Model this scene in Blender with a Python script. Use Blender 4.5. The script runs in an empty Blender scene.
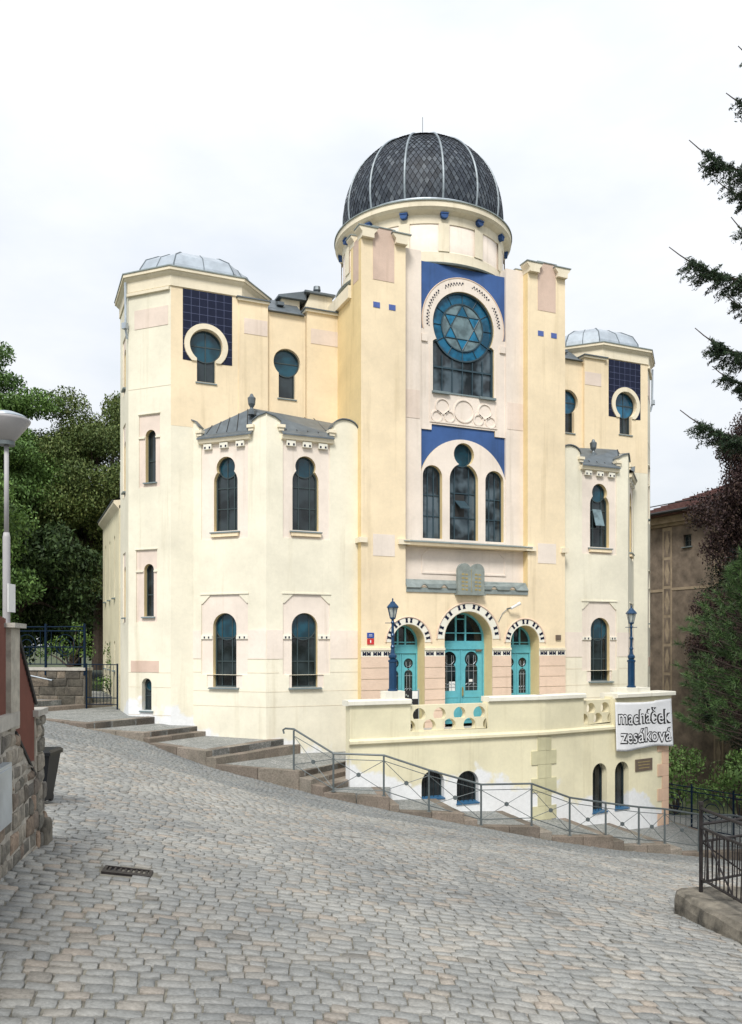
import bpy, bmesh, math, random
from mathutils import Vector, noise as mnoise
R_ = math.radians
random.seed(7)
scene = bpy.context.scene
COL = scene.collection
# ---------------------------------------------------------------- camera
YAW = R_(23.1)
SY, CY_ = math.sin(YAW), math.cos(YAW)
cam_d = bpy.data.cameras.new("camera"); cam = bpy.data.objects.new("camera", cam_d); COL.objects.link(cam)
cam_d.sensor_fit = 'VERTICAL'; cam_d.sensor_height = 36; cam_d.sensor_width = 36
cam_d.lens = 834/1024*36; cam_d.shift_y = (645-512)/1024; cam_d.clip_start = .1; cam_d.clip_end = 2000
cam.location = (0, 0, 0); cam.rotation_euler = (R_(90), 0, -YAW)
scene.camera = cam
# ---------------------------------------------------------------- world, sun, exposure
w = bpy.data.worlds.new("World"); scene.world = w; w.use_nodes = True
nt = w.node_tree; N = nt.nodes; L = nt.links; N.clear()
SUN_EL, SUN_AZ = R_(50), math.atan2(-.52, -.80)      # azimuth measured from +Y towards +X
sky = N.new('ShaderNodeTexSky'); sky.sky_type = 'NISHITA'; sky.sun_disc = False
sky.sun_elevation = SUN_EL; sky.sun_rotation = SUN_AZ; sky.air_density = 1.2; sky.dust_density = 2
tc = N.new('ShaderNodeTexCoord'); mp = N.new('ShaderNodeMapping'); mp.inputs['Scale'].default_value = (1, 1, 2.4)
mp.inputs['Rotation'].default_value = (.2, .3, .9)
n1 = N.new('ShaderNodeTexNoise'); n1.inputs['Scale'].default_value = 2.1; n1.inputs['Detail'].default_value = 6; n1.inputs['Roughness'].default_value = .55
r1 = N.new('ShaderNodeValToRGB'); r1.color_ramp.elements[0].position = .33; r1.color_ramp.elements[0].color = (7.0, 7.5, 8.15, 1)
r1.color_ramp.elements[1].position = .62; r1.color_ramp.elements[1].color = (8.9, 9.05, 9.3, 1)
sep = N.new('ShaderNodeSeparateXYZ'); mr = N.new('ShaderNodeMapRange')
mr.inputs['From Min'].default_value = 0; mr.inputs['From Max'].default_value = .62; mr.inputs['To Min'].default_value = .90; mr.inputs['To Max'].default_value = 1.10
mul = N.new('ShaderNodeMixRGB'); mul.blend_type = 'MULTIPLY'; mul.inputs[0].default_value = 1
mx = N.new('ShaderNodeMixRGB'); mx.inputs[0].default_value = .90
bg = N.new('ShaderNodeBackground'); bg.inputs['Strength'].default_value = .10
out = N.new('ShaderNodeOutputWorld')
L.new(tc.outputs['Generated'], mp.inputs['Vector']); L.new(mp.outputs[0], n1.inputs['Vector']); L.new(n1.outputs['Fac'], r1.inputs[0])
L.new(tc.outputs['Generated'], sep.inputs[0]); L.new(sep.outputs['Z'], mr.inputs['Value'])
L.new(r1.outputs[0], mul.inputs[1]); L.new(mr.outputs[0], mul.inputs[2])
L.new(sky.outputs[0], mx.inputs[1]); L.new(mul.outputs[0], mx.inputs[2]); L.new(mx.outputs[0], bg.inputs['Color']); L.new(bg.outputs[0], out.inputs[0])
sd = bpy.data.lights.new("sun", 'SUN'); sd.energy = 2.7; sd.angle = R_(16); sd.color = (1, .965, .90)
so = bpy.data.objects.new("sun", sd); COL.objects.link(so)
sv = Vector((math.sin(SUN_AZ)*math.cos(SUN_EL), math.cos(SUN_AZ)*math.cos(SUN_EL), math.sin(SUN_EL)))
so.rotation_euler = sv.to_track_quat('Z', 'Y').to_euler(); so.location = sv*60
scene.view_settings.view_transform = 'Standard'; scene.view_settings.look = 'None'; scene.view_settings.gamma = 1
scene.view_settings.use_curve_mapping = False; scene.view_settings.exposure = .27
scene.cycles.max_bounces = 6; scene.cycles.transparent_max_bounces = 6

# ---------------------------------------------------------------- materials
def nodes(name):
    m = bpy.data.materials.new(name); m.use_nodes = True
    t = m.node_tree; b = t.nodes['Principled BSDF']
    return m, t, t.nodes, t.links, b
def noise_node(n, l, vec, scale, detail=4, rough=.6):
    x = n.new('ShaderNodeTexNoise'); x.inputs['Scale'].default_value = scale; x.inputs['Detail'].default_value = detail
    x.inputs['Roughness'].default_value = rough; l.new(vec, x.inputs['Vector']); return x
def ramp(n, l, fac, stops):
    r = n.new('ShaderNodeValToRGB'); e = r.color_ramp.elements
    while len(e) < len(stops): e.new(.5)
    for k, (p, c) in enumerate(stops): e[k].position = p; e[k].color = (c[0], c[1], c[2], 1)
    l.new(fac, r.inputs[0]); return r
def mixc(n, l, fac, a, b, mode='MIX'):
    x = n.new('ShaderNodeMixRGB'); x.blend_type = mode
    for i, v in ((0, fac), (1, a), (2, b)):
        if isinstance(v, (int, float)): x.inputs[i].default_value = v
        elif isinstance(v, (tuple, list)): x.inputs[i].default_value = (v[0], v[1], v[2], 1)
        else: l.new(v, x.inputs[i])
    return x
def stucco(name, c, grain=45, bump=.25, stain=.13, patch=None, rough=.9, streak=True):
    """painted render: fine grain, faint large stains and rain streaks; patch = (colour, z0, slope_x) a ragged repaired base"""
    m, t, n, l, b = nodes(name)
    g = n.new('ShaderNodeNewGeometry').outputs['Position']
    big = noise_node(n, l, g, .55, 5, .6); fine = noise_node(n, l, g, grain, 3, .7)
    dk = tuple(v*(1-stain) for v in c); lt = tuple(min(.9, v*1.04) for v in c)
    r = ramp(n, l, big.outputs['Fac'], [(.32, dk), (.62, lt)])
    col = r.outputs[0]
    if streak:
        mpp = n.new('ShaderNodeMapping'); mpp.inputs['Scale'].default_value = (3.2, 3.2, .16); l.new(g, mpp.inputs['Vector'])
        st = noise_node(n, l, mpp.outputs[0], 1.0, 5, .65)
        sr = ramp(n, l, st.outputs['Fac'], [(.55, (1, 1, 1)), (.80, (.80, .78, .73))])
        col = mixc(n, l, 1, col, sr.outputs[0], 'MULTIPLY').outputs[0]
    mot = noise_node(n, l, g, 7, 6, .75); mo = ramp(n, l, mot.outputs['Fac'], [(.3, (.95, .95, .945)), (.7, (1.03, 1.03, 1.03))])
    col = mixc(n, l, 1, col, mo.outputs[0], 'MULTIPLY').outputs[0]
    if patch:
        pc, z0, sx = patch
        s = n.new('ShaderNodeSeparateXYZ'); l.new(g, s.inputs[0])
        a = n.new('ShaderNodeMath'); a.operation = 'MULTIPLY_ADD'; a.inputs[1].default_value = sx; l.new(s.outputs[0], a.inputs[0]); l.new(s.outputs[2], a.inputs[2])
        pn = noise_node(n, l, g, .75, 7, .55)
        q = n.new('ShaderNodeMath'); q.operation = 'MULTIPLY_ADD'; q.inputs[1].default_value = -3.2; l.new(pn.outputs['Fac'], q.inputs[0]); l.new(a.outputs[0], q.inputs[2])
        k = n.new('ShaderNodeMapRange'); k.inputs['From Min'].default_value = z0-1.6+.10; k.inputs['From Max'].default_value = z0-1.6-.10; l.new(q.outputs[0], k.inputs['Value'])
        wv = ramp(n, l, mot.outputs['Fac'], [(.35, tuple(v*.90 for v in pc)), (.6, pc)])
        col = mixc(n, l, k.outputs[0], col, wv.outputs[0]).outputs[0]
    l.new(col, b.inputs['Base Color']); b.inputs['Roughness'].default_value = rough
    bp = n.new('ShaderNodeBump'); bp.inputs['Strength'].default_value = bump; bp.inputs['Distance'].default_value = .01
    l.new(fine.outputs['Fac'], bp.inputs['Height']); l.new(bp.outputs[0], b.inputs['Normal'])
    return m
def paint(name, c, rough=.5, metal=0, var=.15, scale=6, bump=0):
    m, t, n, l, b = nodes(name)
    g = n.new('ShaderNodeNewGeometry').outputs['Position']
    x = noise_node(n, l, g, scale, 5, .65)
    r = ramp(n, l, x.outputs['Fac'], [(.3, tuple(v*(1-var) for v in c)), (.7, tuple(min(.9, v*(1+var)) for v in c))])
    l.new(r.outputs[0], b.inputs['Base Color']); b.inputs['Roughness'].default_value = rough; b.inputs['Metallic'].default_value = metal
    if bump:
        bp = n.new('ShaderNodeBump'); bp.inputs['Strength'].default_value = bump; bp.inputs['Distance'].default_value = .01
        f2 = noise_node(n, l, g, scale*6, 4, .7); l.new(f2.outputs['Fac'], bp.inputs['Height']); l.new(bp.outputs[0], b.inputs['Normal'])
    return m
def island(name, stops, rough=.7, grain=30, gstr=.25, bump=.3, spec=.5, big=None, trans=0):
    """colour picked at random per loose piece (stone, leaf, slate) plus grain"""
    m, t, n, l, b = nodes(name)
    gn = n.new('ShaderNodeNewGeometry'); g = gn.outputs['Position']
    r = ramp(n, l, gn.outputs['Random Per Island'], stops)
    x = noise_node(n, l, g, grain, 5, .7)
    k = ramp(n, l, x.outputs['Fac'], [(.3, (1-gstr,)*3), (.7, (1+gstr,)*3)])
    c = mixc(n, l, 1, r.outputs[0], k.outputs[0], 'MULTIPLY').outputs[0]
    if big:
        y = noise_node(n, l, g, big[0], 4, .6); kk = ramp(n, l, y.outputs['Fac'], [(.35, big[1]), (.65, big[2])])
        c = mixc(n, l, 1, c, kk.outputs[0], 'MULTIPLY').outputs[0]
    l.new(c, b.inputs['Base Color']); b.inputs['Roughness'].default_value = rough
    b.inputs['Specular IOR Level'].default_value = spec
    if bump:
        bp = n.new('ShaderNodeBump'); bp.inputs['Strength'].default_value = bump; bp.inputs['Distance'].default_value = .01
        l.new(x.outputs['Fac'], bp.inputs['Height']); l.new(bp.outputs[0], b.inputs['Normal'])
    return m
def glass(name, c, rough=.08, var=.5, scale=1.3, spec=.5):
    m, t, n, l, b = nodes(name)
    g = n.new('ShaderNodeNewGeometry').outputs['Position']
    x = noise_node(n, l, g, scale, 2, .5)
    r = ramp(n, l, x.outputs['Fac'], [(.4, tuple(v*(1-var) for v in c)), (.6, tuple(v*(1+var) for v in c))])
    l.new(r.outputs[0], b.inputs['Base Color']); b.inputs['Roughness'].default_value = rough; b.inputs['Specular IOR Level'].default_value = spec
    y = noise_node(n, l, g, 2.5, 2, .5); bp = n.new('ShaderNodeBump'); bp.inputs['Strength'].default_value = .12; bp.inputs['Distance'].default_value = .02
    l.new(y.outputs['Fac'], bp.inputs['Height']); l.new(bp.outputs[0], b.inputs['Normal'])
    return m
WHITEP = (.80, .81, .82)
M = {}
M['cream'] = stucco('cream_render', (.865, .72, .505))
M['cream_lt'] = stucco('pale_cream_render', (.83, .745, .58))
M['bay'] = stucco('ivory_render', (.82, .775, .635), patch=(WHITEP, -2.1, .16))
M['tower_l'] = stucco('ivory_tower_render', (.815, .77, .63), patch=(WHITEP, -1.95, .1))
M['terr'] = stucco('straw_render', (.78, .725, .52), patch=(WHITEP, -1.75, .19))
M['terr_up'] = stucco('straw_upper_render', (.76, .70, .50))
M['pink'] = stucco('shell_pink_render', (.82, .725, .64))
M['rose'] = stucco('rose_render', (.78, .66, .575))
M['pebble'] = stucco('pink_pebbledash', (.66, .50, .41), grain=28, bump=.9, stain=.2)
M['ashlar'] = stucco('pink_ashlar', (.76, .585, .46), grain=24, bump=.8, stain=.12)
M['quoin'] = stucco('rough_quoin', (.58, .55, .36), grain=20, bump=.9, stain=.2)
M['quoin_p'] = stucco('pink_quoin', (.72, .50, .36), grain=20, bump=.8, stain=.15)
M['trimw'] = stucco('white_trim', (.80, .775, .68), stain=.08)
M['joint'] = paint('darker_joint_line', (.62, .55, .43), .9)  # joints painted slightly darker than the render
M['reveal'] = stucco('yellow_reveal', (.80, .63, .34))
M['zinc'] = paint('weathered_zinc', (.13, .155, .175), .45, .3, .25, 3, .2)
M['zincl'] = paint('pale_zinc', (.42, .47, .52), .38, .45, .2, 2, .2)
M['ribgrey'] = paint('grey_rib_sheet', (.23, .27, .30), .5, .2, .25, 2)
M['patina'] = paint('grey_green_sheet', (.24, .28, .275), .6, .1, .2, 4, .2)
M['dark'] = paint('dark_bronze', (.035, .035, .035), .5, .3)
M['blue'] = stucco('ultramarine_render', (.045, .11, .30), stain=.35, grain=30, bump=.3)
M['navy'] = paint('navy_glazed', (.008, .012, .035), .5)
M['tileblue'] = paint('blue_square_tile', (.07, .12, .36), .35)
M['teal'] = paint('turquoise_joinery', (.12, .44, .52), .45, 0, .1, 5)
M['frame'] = paint('dark_window_frame', (.035, .055, .06), .5)
M['frame2'] = paint('blue_grey_frame', (.025, .055, .075), .5)
M['glass'] = glass('dark_window_glass', (.018, .026, .03), .07, .6)  # mottled base colour stands in for brighter reflecting patches
M['glassup'] = glass('hall_window_glass', (.055, .075, .09), .10, .7, 1.8)  # paler grey-blue base and mottling stand in for reflections
M['glassb'] = glass('petrol_blue_glass', (.006, .05, .078), .12, .35, 2)
M['glassbr'] = glass('bright_blue_glass', (.008, .095, .18), .15, .4, 2.2)
M['glasst'] = glass('teal_star_glass', (.012, .14, .26), .2, .3, 3)
M['glassg'] = glass('grey_centre_glass', (.13, .19, .21), .2, .3, 3)
M['sillz'] = paint('sill_sheet', (.20, .25, .26), .5, .2)
M['sillb'] = paint('blue_sill', (.03, .11, .22), .5)
M['slate'] = island('dome_slates', [(0, (.018, .024, .034)), (.5, (.038, .048, .066)), (.85, (.065, .08, .10)), (1, (.10, .115, .135))], .6, 14, .3, .3, .35)
M['lampb'] = paint('lamp_blue_paint', (.01, .05, .12), .35, .2)
M['lampglass'] = glass('lamp_glass', (.42, .45, .42), .15, .2, 6)
M['concrete'] = paint('cast_concrete', (.40, .38, .34), .9, 0, .2, 5, .4)
M['banner'] = paint('banner_cloth', (.80, .81, .84), .85, 0, .04, 3)
M['ink'] = paint('black_ink', (.015, .015, .018), .7)
M['bronze'] = paint('brown_plaque', (.16, .12, .09), .5, .2)
M['white'] = paint('white_paint', (.78, .78, .77), .5, 0, .05)
M['lampgrey'] = paint('grey_white_lamp', (.38, .37, .38), .5, 0, .06)
M['red'] = paint('red_enamel', (.55, .03, .03), .4)
M['signblue'] = paint('blue_enamel', (.03, .08, .35), .4)
M['gold'] = paint('faded_gilding', (.42, .33, .14), .5, .3)
M['stone'] = paint('grey_green_stone', (.24, .27, .25), .8, 0, .25, 5, .5)
M['rail'] = paint('grey_rail_paint', (.11, .13, .135), .45, .2)
M['granite'] = island('red_granite_kerb', [(0, (.165, .14, .12)), (.5, (.215, .178, .15)), (1, (.26, .235, .205))], .85, 22, .35, .6, .3, (1.2, (.72, .74, .70), (1.1, 1.08, 1.05)))
M['mosaic'] = None
M['setts'] = island('granite_setts', [(0, (.225, .232, .23)), (.25, (.285, .29, .284)), (.5, (.325, .324, .31)), (.68, (.265, .273, .27)), (.82, (.315, .302, .278)), (.93, (.335, .295, .255)), (.97, (.325, .30, .265)), (1, (.17, .167, .158))], .68, 38, .30, .7, .4, (.38, (.76, .77, .78), (1.13, 1.11, 1.07)))
M['settsmall'] = island('small_granite_setts', [(0, (.155, .166, .168)), (.3, (.20, .213, .213)), (.6, (.23, .237, .234)), (.85, (.185, .197, .20)), (1, (.265, .255, .238))], .6, 36, .25, .5, .45, (.5, (.86, .86, .87), (1.10, 1.09, 1.07)))
M['joints'] = paint('sandy_joints', (.19, .18, .15), .95, 0, .45, 9, .8)
M['earth'] = paint('earth_and_grass', (.06, .075, .03), .95, 0, .5, 1.5, .8)
M['rubble'] = island('wall_stones', [(0, (.13, .125, .11)), (.3, (.22, .205, .18)), (.55, (.30, .27, .23)), (.75, (.17, .16, .145)), (.92, (.33, .24, .18)), (1, (.10, .10, .09))], .9, 16, .4, .9, .3, (2.4, (.7, .7, .7), (1.2, 1.18, 1.12)))
M['oldstone'] = island('dark_wall_stones', [(0, (.07, .065, .055)), (.5, (.13, .115, .095)), (1, (.18, .15, .12))], .9, 16, .4, .9, .3, (2.4, (.6, .6, .6), (1.2, 1.18, 1.12)))  # stone tones darker than the rubble wall
M['darkmortar'] = paint('dark_mortar', (.13, .12, .10), .95, 0, .35, 6, .8)
M['mortar'] = paint('old_mortar', (.40, .37, .32), .95, 0, .35, 6, .8)
M['redmetal'] = paint('red_brown_sheet', (.17, .06, .042), .5, .1, .15, 3)
M['pillar'] = paint('worn_render_pillar', (.40, .37, .31), .9, 0, .3, 7, .7)
M['bin'] = paint('black_bin_plastic', (.010, .011, .013), .4)
M['iron'] = paint('rusty_black_iron', (.022, .018, .018), .6, .3, .5, 9, .3)
M['gateblue'] = paint('dark_blue_iron', (.004, .016, .038), .45, .3)
M['plinth'] = paint('mossy_plinth', (.14, .125, .10), .95, 0, .8, 3.5, 1.0)
M['brownw'] = paint('grey_brown_render', (.19, .15, .115), .95, 0, .45, 1.6, .6)
M['brownl'] = paint('buff_band', (.34, .27, .19), .95, 0, .25, 2.5, .5)
M['rooft'] = paint('red_roof_tiles', (.13, .06, .052), .8, 0, .35, 5, .5)
M['bark'] = paint('bark', (.06, .045, .035), .95, 0, .4, 8, .9)
M['leafA'] = island('fresh_green_leaves', [(0, (.065, .125, .035)), (.6, (.12, .215, .055)), (1, (.18, .30, .085))], .55, 3, .2, 0, .3, (.22, (.65, .7, .7), (1.25, 1.2, 1.1)))
M['leafB'] = island('olive_leaves', [(0, (.06, .10, .03)), (.6, (.11, .16, .045)), (1, (.17, .21, .07))], .6, 3, .2, 0, .3, (.22, (.65, .68, .7), (1.3, 1.2, 1.1)))
M['leafC'] = island('shade_dark_leaves', [(0, (.018, .038, .014)), (.6, (.036, .065, .02)), (1, (.055, .095, .027))], .6, 3, .2, 0, .25)  # dark leaf colour stands in for shade under the canopy
M['leafD'] = island('bright_bush_leaves', [(0, (.05, .10, .02)), (.6, (.085, .16, .03)), (1, (.14, .21, .045))], .55, 4, .2, 0, .3)
M['yew'] = island('yew_needles', [(0, (.07, .13, .035)), (.6, (.12, .21, .055)), (1, (.19, .30, .085))], .6, 4, .2, 0, .3)
M['needle'] = island('spruce_needles', [(0, (.012, .028, .014)), (.6, (.025, .05, .024)), (1, (.045, .075, .03))], .55, 6, .2, 0, .3)
M['pine'] = island('pine_needles', [(0, (.03, .06, .025)), (.6, (.06, .115, .04)), (1, (.11, .18, .06))], .5, 4, .2, 0, .3, (.7, (.7, .7, .7), (1.2, 1.2, 1.1)))
M['plum'] = island('dull_purple_leaves', [(0, (.025, .015, .017)), (.6, (.05, .028, .028)), (1, (.075, .05, .035))], .6, 4, .2, 0, .25)
for k_ in ('navy', 'bin', 'gateblue', 'signblue'): M[k_].node_tree.nodes['Principled BSDF'].inputs['Specular IOR Level'].default_value = .2
def mosaic():
    m, t, n, l, b = nodes('small_paving_mosaic')
    g = n.new('ShaderNodeNewGeometry').outputs['Position']
    v = n.new('ShaderNodeTexVoronoi'); v.inputs['Scale'].default_value = 14; l.new(g, v.inputs['Vector'])
    r = ramp(n, l, v.outputs['Color'], [(0, (.19, .20, .20)), (1, (.36, .36, .35))])
    e = n.new('ShaderNodeTexVoronoi'); e.feature = 'DISTANCE_TO_EDGE'; e.inputs['Scale'].default_value = 14; l.new(g, e.inputs['Vector'])
    k = ramp(n, l, e.outputs['Distance'], [(0, (.45, .45, .43)), (.09, (1, 1, 1))])
    y = noise_node(n, l, g, 1.1, 4, .6); kk = ramp(n, l, y.outputs['Fac'], [(.3, (.78, .8, .78)), (.7, (1.12, 1.12, 1.1))])
    c = mixc(n, l, 1, r.outputs[0], k.outputs[0], 'MULTIPLY'); c = mixc(n, l, 1, c.outputs[0], kk.outputs[0], 'MULTIPLY')
    l.new(c.outputs[0], b.inputs['Base Color']); b.inputs['Roughness'].default_value = .85
    bp = n.new('ShaderNodeBump'); bp.inputs['Strength'].default_value = .6; bp.inputs['Distance'].default_value = .01
    l.new(k.outputs[0], bp.inputs['Height']); l.new(bp.outputs[0], b.inputs['Normal'])
    return m
M['mosaic'] = mosaic()

# ---------------------------------------------------------------- mesh helpers
CX = 15.05
MIR = False
class Fr:
    """vertical wall frame: s along the wall, n outwards, z up"""
    def __init__(self, x, y, deg=0):
        self.x, self.y, self.a = x, y, R_(deg); self.c, self.s = math.cos(self.a), math.sin(self.a)
    def pt(self, s, n, z): return (self.x+s*self.c+n*self.s, self.y+s*self.s-n*self.c, z)
    def off(self, s, n=0, deg=0):
        p = self.pt(s, n, 0); return Fr(p[0], p[1], math.degrees(self.a)+deg)
def tess_cut(outer, holes):
    cu = bpy.data.curves.new('c', 'CURVE'); cu.dimensions = '2D'; cu.fill_mode = 'BOTH'; cu.extrude = .5
    for pts in [outer]+holes:
        sp = cu.splines.new('POLY'); sp.points.add(len(pts)-1)
        for q, p in zip(sp.points, pts): q.co = (p[0], p[1], 0, 1)
        sp.use_cyclic_u = True
    o = bpy.data.objects.new('c', cu); COL.objects.link(o)
    me = bpy.data.meshes.new_from_object(o)
    v = [tuple(x.co) for x in me.vertices]; f = [tuple(p.vertices) for p in me.polygons]
    bpy.data.objects.remove(o); bpy.data.curves.remove(cu); bpy.data.meshes.remove(me)
    return v, f
SPLIT = {'strip_panel', 'wing_coping', 'coping_flashing', 'pier_cap', 'cap_flashing', 'square_tile', 'impost', 'impost_block', 'shoulder_moulding', 'wing_wall', 'edge_trim', 'bar', 'rail', 'panel_moulding'}
class MB:
    def __init__(self): self.v = []; self.f = []; self.m = []; self.mi = 0
    def add(self, vs, fs, mi=None):
        k = len(self.v); self.v += vs; self.f += [tuple(i+k for i in f) for f in fs]; self.m += [self.mi if mi is None else mi]*len(fs); return self
    def box(self, fr, s0, s1, z0, z1, n0, n1):
        P = fr.pt
        vs = [P(s, n, z) for z in (z0, z1) for s, n in ((s0, n1), (s1, n1), (s1, n0), (s0, n0))]
        return self.add(vs, [(3, 2, 1, 0), (4, 5, 6, 7), (0, 1, 5, 4), (1, 2, 6, 5), (2, 3, 7, 6), (3, 0, 4, 7)])
    def xbox(self, x0, x1, y0, y1, z0, z1): return self.box(Fr(0, 0), x0, x1, z0, z1, -y1, -y0)
    def prism(self, fr, poly, n0, n1):
        k = len(poly); P = fr.pt
        vs = [P(s, n1, z) for s, z in poly]+[P(s, n0, z) for s, z in poly]
        fs = [tuple(range(k)), tuple(range(2*k-1, k-1, -1))]+[(i, i+k, (i+1) % k+k, (i+1) % k) for i in range(k)]
        return self.add(vs, fs)
    def hprism(self, poly, z0, z1):
        """polygon in plan, z0/z1 numbers or functions of (x, y)"""
        k = len(poly); a = z0 if callable(z0) else (lambda x, y: z0); b = z1 if callable(z1) else (lambda x, y: z1)
        vs = [(x, y, b(x, y)) for x, y in poly]+[(x, y, a(x, y)) for x, y in poly]
        return self.add(vs, [tuple(range(k)), tuple(range(2*k-1, k-1, -1))]+[(i, i+k, (i+1) % k+k, (i+1) % k) for i in range(k)])
    def cut(self, fr, outer, holes, n0, n1):
        v, f = tess_cut(outer, holes); mid, h = (n0+n1)/2, (n1-n0)
        return self.add([fr.pt(x, mid+z*h, y) for x, y, z in v], f)
    def tube(self, pts, r, seg=6, close=False):
        pts = [Vector(p) for p in pts]; k = len(pts); rr = r if isinstance(r, (list, tuple)) else [r]*k
        vs = []; up = None
        for i, p in enumerate(pts):
            if close: d = pts[(i+1) % k]-pts[i-1]
            else: d = pts[min(i+1, k-1)]-pts[max(i-1, 0)]
            d.normalize()
            if up is None: up = Vector((0, 0, 1)) if abs(d.z) < .9 else Vector((1, 0, 0))
            a = d.cross(up); a.normalize(); b = a.cross(d); up = b
            for j in range(seg):
                t = 2*math.pi*j/seg; vs.append(tuple(p+(a*math.cos(t)+b*math.sin(t))*rr[i]))
        fs = []
        for i in range(k if close else k-1):
            for j in range(seg):
                i2 = (i+1) % k; fs.append((i*seg+j, i*seg+(j+1) % seg, i2*seg+(j+1) % seg, i2*seg+j))
        if not close: fs += [tuple(range(seg-1, -1, -1)), tuple((k-1)*seg+j for j in range(seg))]
        return self.add(vs, fs)
    def lathe(self, c, prof, seg=48, a0=0, a1=360, ph=0):
        full = abs(a1-a0) >= 360; n = seg if full else seg+1; k = len(prof); vs = []
        for i in range(n):
            t = R_(a0+(a1-a0)*i/seg+ph)
            for r, z in prof: vs.append((c[0]+r*math.cos(t), c[1]+r*math.sin(t), c[2]+z))
        fs = []
        for i in range(seg):
            i2 = (i+1) % n
            for j in range(k-1): fs.append((i*k+j, i2*k+j, i2*k+j+1, i*k+j+1))
        if full:
            if prof[0][0] > 1e-4: fs.append(tuple(i*k for i in range(n-1, -1, -1)))
            if prof[-1][0] > 1e-4: fs.append(tuple(i*k+k-1 for i in range(n)))
        return self.add(vs, fs)
    def build(self, name, mats, parent=None, smooth=False, fix=True, side=None):
        if name in SPLIT:
            par = list(range(len(self.v)))
            def find(i):
                while par[i] != i: par[i] = par[par[i]]; i = par[i]
                return i
            for f in self.f:
                for i in f[1:]: par[find(i)] = find(f[0])
            grp = {}
            for f in self.f: grp.setdefault(find(f[0]), []).append(f)
            if len(grp) > 1:
                out = None
                for fs in grp.values():
                    ids = sorted({i for f in fs for i in f}); mp_ = {i: k for k, i in enumerate(ids)}
                    q = MB(); q.add([self.v[i] for i in ids], [tuple(mp_[i] for i in f) for f in fs]); o = q._build(name, mats, parent, smooth, fix, side); out = out or o
                return out
        return self._build(name, mats, parent, smooth, fix, side)
    def _build(self, name, mats, parent=None, smooth=False, fix=True, side=None):
        off = (0, 0, 0)
        if parent is not None:
            r = parent
            while r.parent: r = r.parent
            if r.type == 'EMPTY': off = r['_off']
            else: off = r.get('_off', (0, 0, 0))
        vs = [((2*CX-x) if MIR else x, y, z) for x, y, z in self.v]
        vs = [(x-off[0], y-off[1], z-off[2]) for x, y, z in vs]
        me = bpy.data.meshes.new(name); me.from_pydata(vs, [], self.f)
        if not isinstance(mats, (list, tuple)): mats = [mats]
        for m_ in mats: me.materials.append(m_)
        if len(mats) > 1 and any(self.m): me.polygons.foreach_set('material_index', self.m)
        if fix:
            bm = bmesh.new(); bm.from_mesh(me); bmesh.ops.remove_doubles(bm, verts=bm.verts, dist=1e-5)
            bmesh.ops.recalc_face_normals(bm, faces=bm.faces); bm.to_mesh(me); bm.free()
        if side is not None and len(mats) > 1:
            for p in me.polygons:
                nx, ny = (-side.s if MIR else side.s), -side.c
                if abs(p.normal.x*nx+p.normal.y*ny) < .5: p.material_index = 1
        if smooth: me.polygons.foreach_set('use_smooth', [True]*len(me.polygons))
        me.update()
        o = bpy.data.objects.new(name, me); COL.objects.link(o)
        if parent is not None: o.parent = parent
        return o
OFFS = {}
def thing(name, label, cat, loc, group=None):
    if MIR: loc = (2*CX-loc[0], loc[1], loc[2])
    o = bpy.data.objects.new(name, None); COL.objects.link(o); o.location = loc; o['_off'] = tuple(loc)
    o['label'] = label; o['category'] = cat; o.empty_display_size = .3
    if group: o['group'] = group
    return o
def tag(o, label=None, cat=None, group=None, kind=None):
    if label: o['label'] = label
    if cat: o['category'] = cat
    if group: o['group'] = group
    if kind: o['kind'] = kind
    return o
def arc(cx, cz, r, a0, a1, n=20): return [(cx+r*math.cos(R_(a0+(a1-a0)*i/n)), cz+r*math.sin(R_(a0+(a1-a0)*i/n))) for i in range(n+1)]
def arch(cx, zb, hw, za): return [(cx-hw, zb), (cx+hw, zb)]+arc(cx, za, hw, 0, 180, 18)
def keyhole(cx, zc, r, hw, zb):
    t = math.degrees(math.asin(hw/r)); return [(cx-hw, zb), (cx+hw, zb)]+arc(cx, zc, r, -90+t, 270-t, 30)
def double(cx, zb, hw, za, zc, r):
    d = zc-za; zi = (d*d+hw*hw-r*r)/(2*d); xi = math.sqrt(max(hw*hw-zi*zi, 0)); f1 = math.degrees(math.atan2(zi, xi)); f2 = math.degrees(math.atan2(zi-d, xi))
    return [(cx-hw, zb), (cx+hw, zb)]+arc(cx, za, hw, 0, f1, 8)[:-1]+arc(cx, zc, r, f2, 180-f2, 24)+arc(cx, za, hw, 180-f1, 180, 8)[1:]
def inset(poly, d):
    k = len(poly); o = []
    for i in range(k):
        a, b, c = poly[i-1], poly[i], poly[(i+1) % k]
        e1 = (b[0]-a[0], b[1]-a[1]); e2 = (c[0]-b[0], c[1]-b[1]); l1 = math.hypot(*e1) or 1; l2 = math.hypot(*e2) or 1
        n1_ = (-e1[1]/l1, e1[0]/l1); n2_ = (-e2[1]/l2, e2[0]/l2); q = (n1_[0]+n2_[0], n1_[1]+n2_[1]); L2 = q[0]**2+q[1]**2
        if L2 < .3: L2 = .3
        o.append((b[0]+2*d*q[0]/L2, b[1]+2*d*q[1]/L2))
    return o
def spans(poly, v, ax):
    """crossings of the line coord[ax] = v with the outline"""
    o = []
    for i in range(len(poly)):
        a, b = poly[i-1], poly[i]
        if (a[ax]-v)*(b[ax]-v) < 0: t = (v-a[ax])/(b[ax]-a[ax]); o.append(a[1-ax]+t*(b[1-ax]-a[1-ax]))
    o.sort(); return list(zip(o[::2], o[1::2]))
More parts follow.
